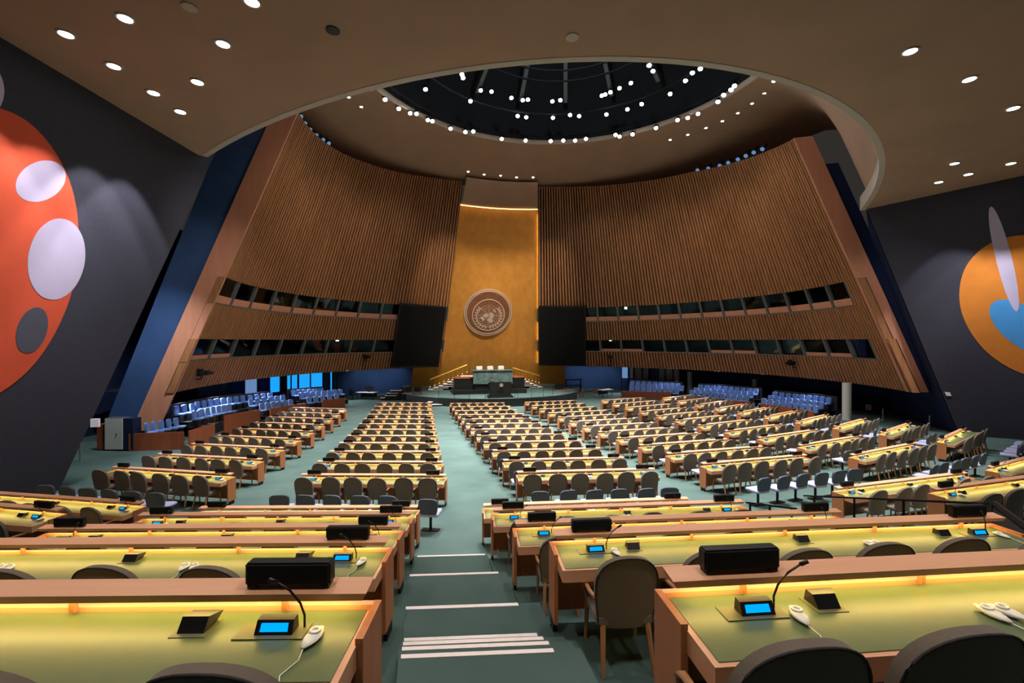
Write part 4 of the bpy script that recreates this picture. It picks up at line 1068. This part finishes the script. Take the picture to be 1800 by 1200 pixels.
monitor('left black monitor on the wooden table beside the stage steps', p.x-.5, p.y+1.15, .75, -.3, .7)
monitor('right black monitor on the wooden table beside the stage steps', p.x+.4, p.y+1.0, .75, -.3, .7)
plain_chair('left taupe chair at the wooden table beside the stage steps', p.x+.2, p.y-.2, 0, -.3)
plain_chair('right taupe chair at the wooden table beside the stage steps', p.x+.75, p.y-.45, 0, -.3)
p = atz(1000, 700, 0); table('wooden table with monitors right of the stage', p.x, p.y+1.0, 2.2, .8, .3, 'desk_panel')
monitor('wide black monitor on the table right of the stage', p.x-.6, p.y+1.2, .75, .3, 1.2, .5)
plain_chair('left taupe chair at the table right of the stage', p.x+.7, p.y+.2, 0, .3)
plain_chair('right taupe chair at the table right of the stage', p.x+1.5, p.y+.4, 0, .3)
t = thing('equipment_rack', 'dark metal frame rack standing before the blue wall at right', 'rack', tuple(atz(1020, 696, 0)+Vector((0, 2.2, 0))), .3)
for a, b in (((-1, 0, 0), (-1, 0, 1.6)), ((1, 0, 0), (1, 0, 1.6)), ((-1, 0, 1.55), (1, 0, 1.55)), ((-1, 0, .9), (1, 0, .9))):
    m = MB(); m.bar(a, b, .12); part('frame_bar', m, 'metal_dark', t)
p = atz(1068, 698, 0); table('table with papers before the blue wall at right', p.x, p.y+.6, 1.7, .8, .5)
for k, dx in enumerate((-.5, .0, .45)):
    m = MB(); m.box(-.15, .15, -.11, .11, 0, .05); o = part('paper_stack', m, 'paper'); o.location = (p.x+dx, p.y+.6+dx*.5, .752); o.rotation_euler = (0, 0, .3*k)
    tag(o, '%s stack of white papers on the table before the blue wall' % ('left', 'middle', 'right')[k], 'papers', 'paper stacks')
plain_chair('taupe chair left of the table with papers', p.x-1.2, p.y+.3, 0, -.5)

# ------------------------------------------------------------------ rails, posts, notices
hr = thing('stair_handrail', 'dark sloping handrail over the right-hand tier stairs', 'railing')
a, b = atd(1413, 871, 9.0), atd(1737, 885, 6.0)
m = MB(); m.tube([a, b], .016, 8); part('rail', m, 'metal_dark', hr)
for k in range(4):
    q = a.lerp(b, (k+.3)/3.6); m = MB(); m.tube([q, (q.x, q.y, zf(q.x, q.y))], .018, 6); part('post', m, 'metal_dark', hr)
hr = thing('stair_handrail', 'shorter dark handrail left of the sloping tier handrail', 'railing')
a, b = atd(1312, 883, 7.9), atd(1400, 894, 6.9)
m = MB(); m.tube([a, b], .016, 8); part('rail', m, 'metal_dark', hr)
for k in range(3):
    q = a.lerp(b, (k+.2)/2.4); m = MB(); m.tube([q, (q.x, q.y, zf(q.x, q.y))], .018, 6); part('post', m, 'metal_dark', hr)
gp = thing('guard_screen', 'black guard screen at the right end of the second tier desk', 'screen')
a, b = atd(1748, 884, 5.9), atd(1880, 920, 4.4); zb = 2.98
m = MB(); m.bar((a.x, a.y, (a.z+zb)/2), (b.x, b.y, (a.z+zb)/2), .04, a.z-zb-.1); part('panel', m, 'black_plastic', gp)
m = MB(); m.tube([a, (b.x, b.y, a.z)], .035, 6); part('top_rail', m, 'metal_dark', gp)
for q in (a, b): 
    m = MB(); m.tube([(q.x, q.y, 2.98), (q.x, q.y, a.z)], .03, 6); part('post', m, 'metal_dark', gp)
for k, (x, y0_, y1_, lb) in enumerate(((1552, 718, 738, 'thin steel barrier post by the right wall, left one'), (1634, 730, 760, 'thin steel barrier post by the right mural, right one'), (141, 772, 813, 'thin steel barrier post beside the left mural wall'))):
    p = atz(x, y1_, zf(19, 22)); h = (y1_-y0_)*(p-CV).dot(Fv)/FPX
    o = tag(link('barrier_post', None, None, tuple(p)), lb, 'post'); m = MB(); m.tube([(0, 0, .02), (0, 0, h)], .03, 8); part('pole', m, 'steel', o); m = MB(); m.lathe([(.15, 0), (.14, .02), (.03, .04)], 12); part('base', m, 'steel', o)
for x, y, w_, lb in ((1667, 692, 6, 'small white switch plate on the right mural wall'),):
    p = on_plane(x, y, RB, RN)+RN*.02; m = MB(); e1 = (RA-RB).normalized(); e2 = RD.normalized()
    m.prism([(-.1, -.1), (.1, -.1), (.1, .1), (-.1, .1)], .03, p, e1, e2, RN); tag(part('switch_plate', m, 'paper'), lb, 'switch')
p = on_plane(152, 740, LB, LN); m = MB(); m.box(-.12, .12, -.04, .04, -.14, .14); o = part('wall_box', m, 'paper'); o.location = p+LN*.3; tag(o, 'small white box on the dark wall at left', 'wall box')
p = ringpx(1530, 715, 26.2); m = MB(); m.box(-.18, .18, -.02, .02, -.22, .22); o = part('notice', m, 'paper'); o.location = p+Vector((-.3, -.1, 0)); o.rotation_euler = (0, 0, -1.2); tag(o, 'white paper notice on the navy wall at right', 'notice')
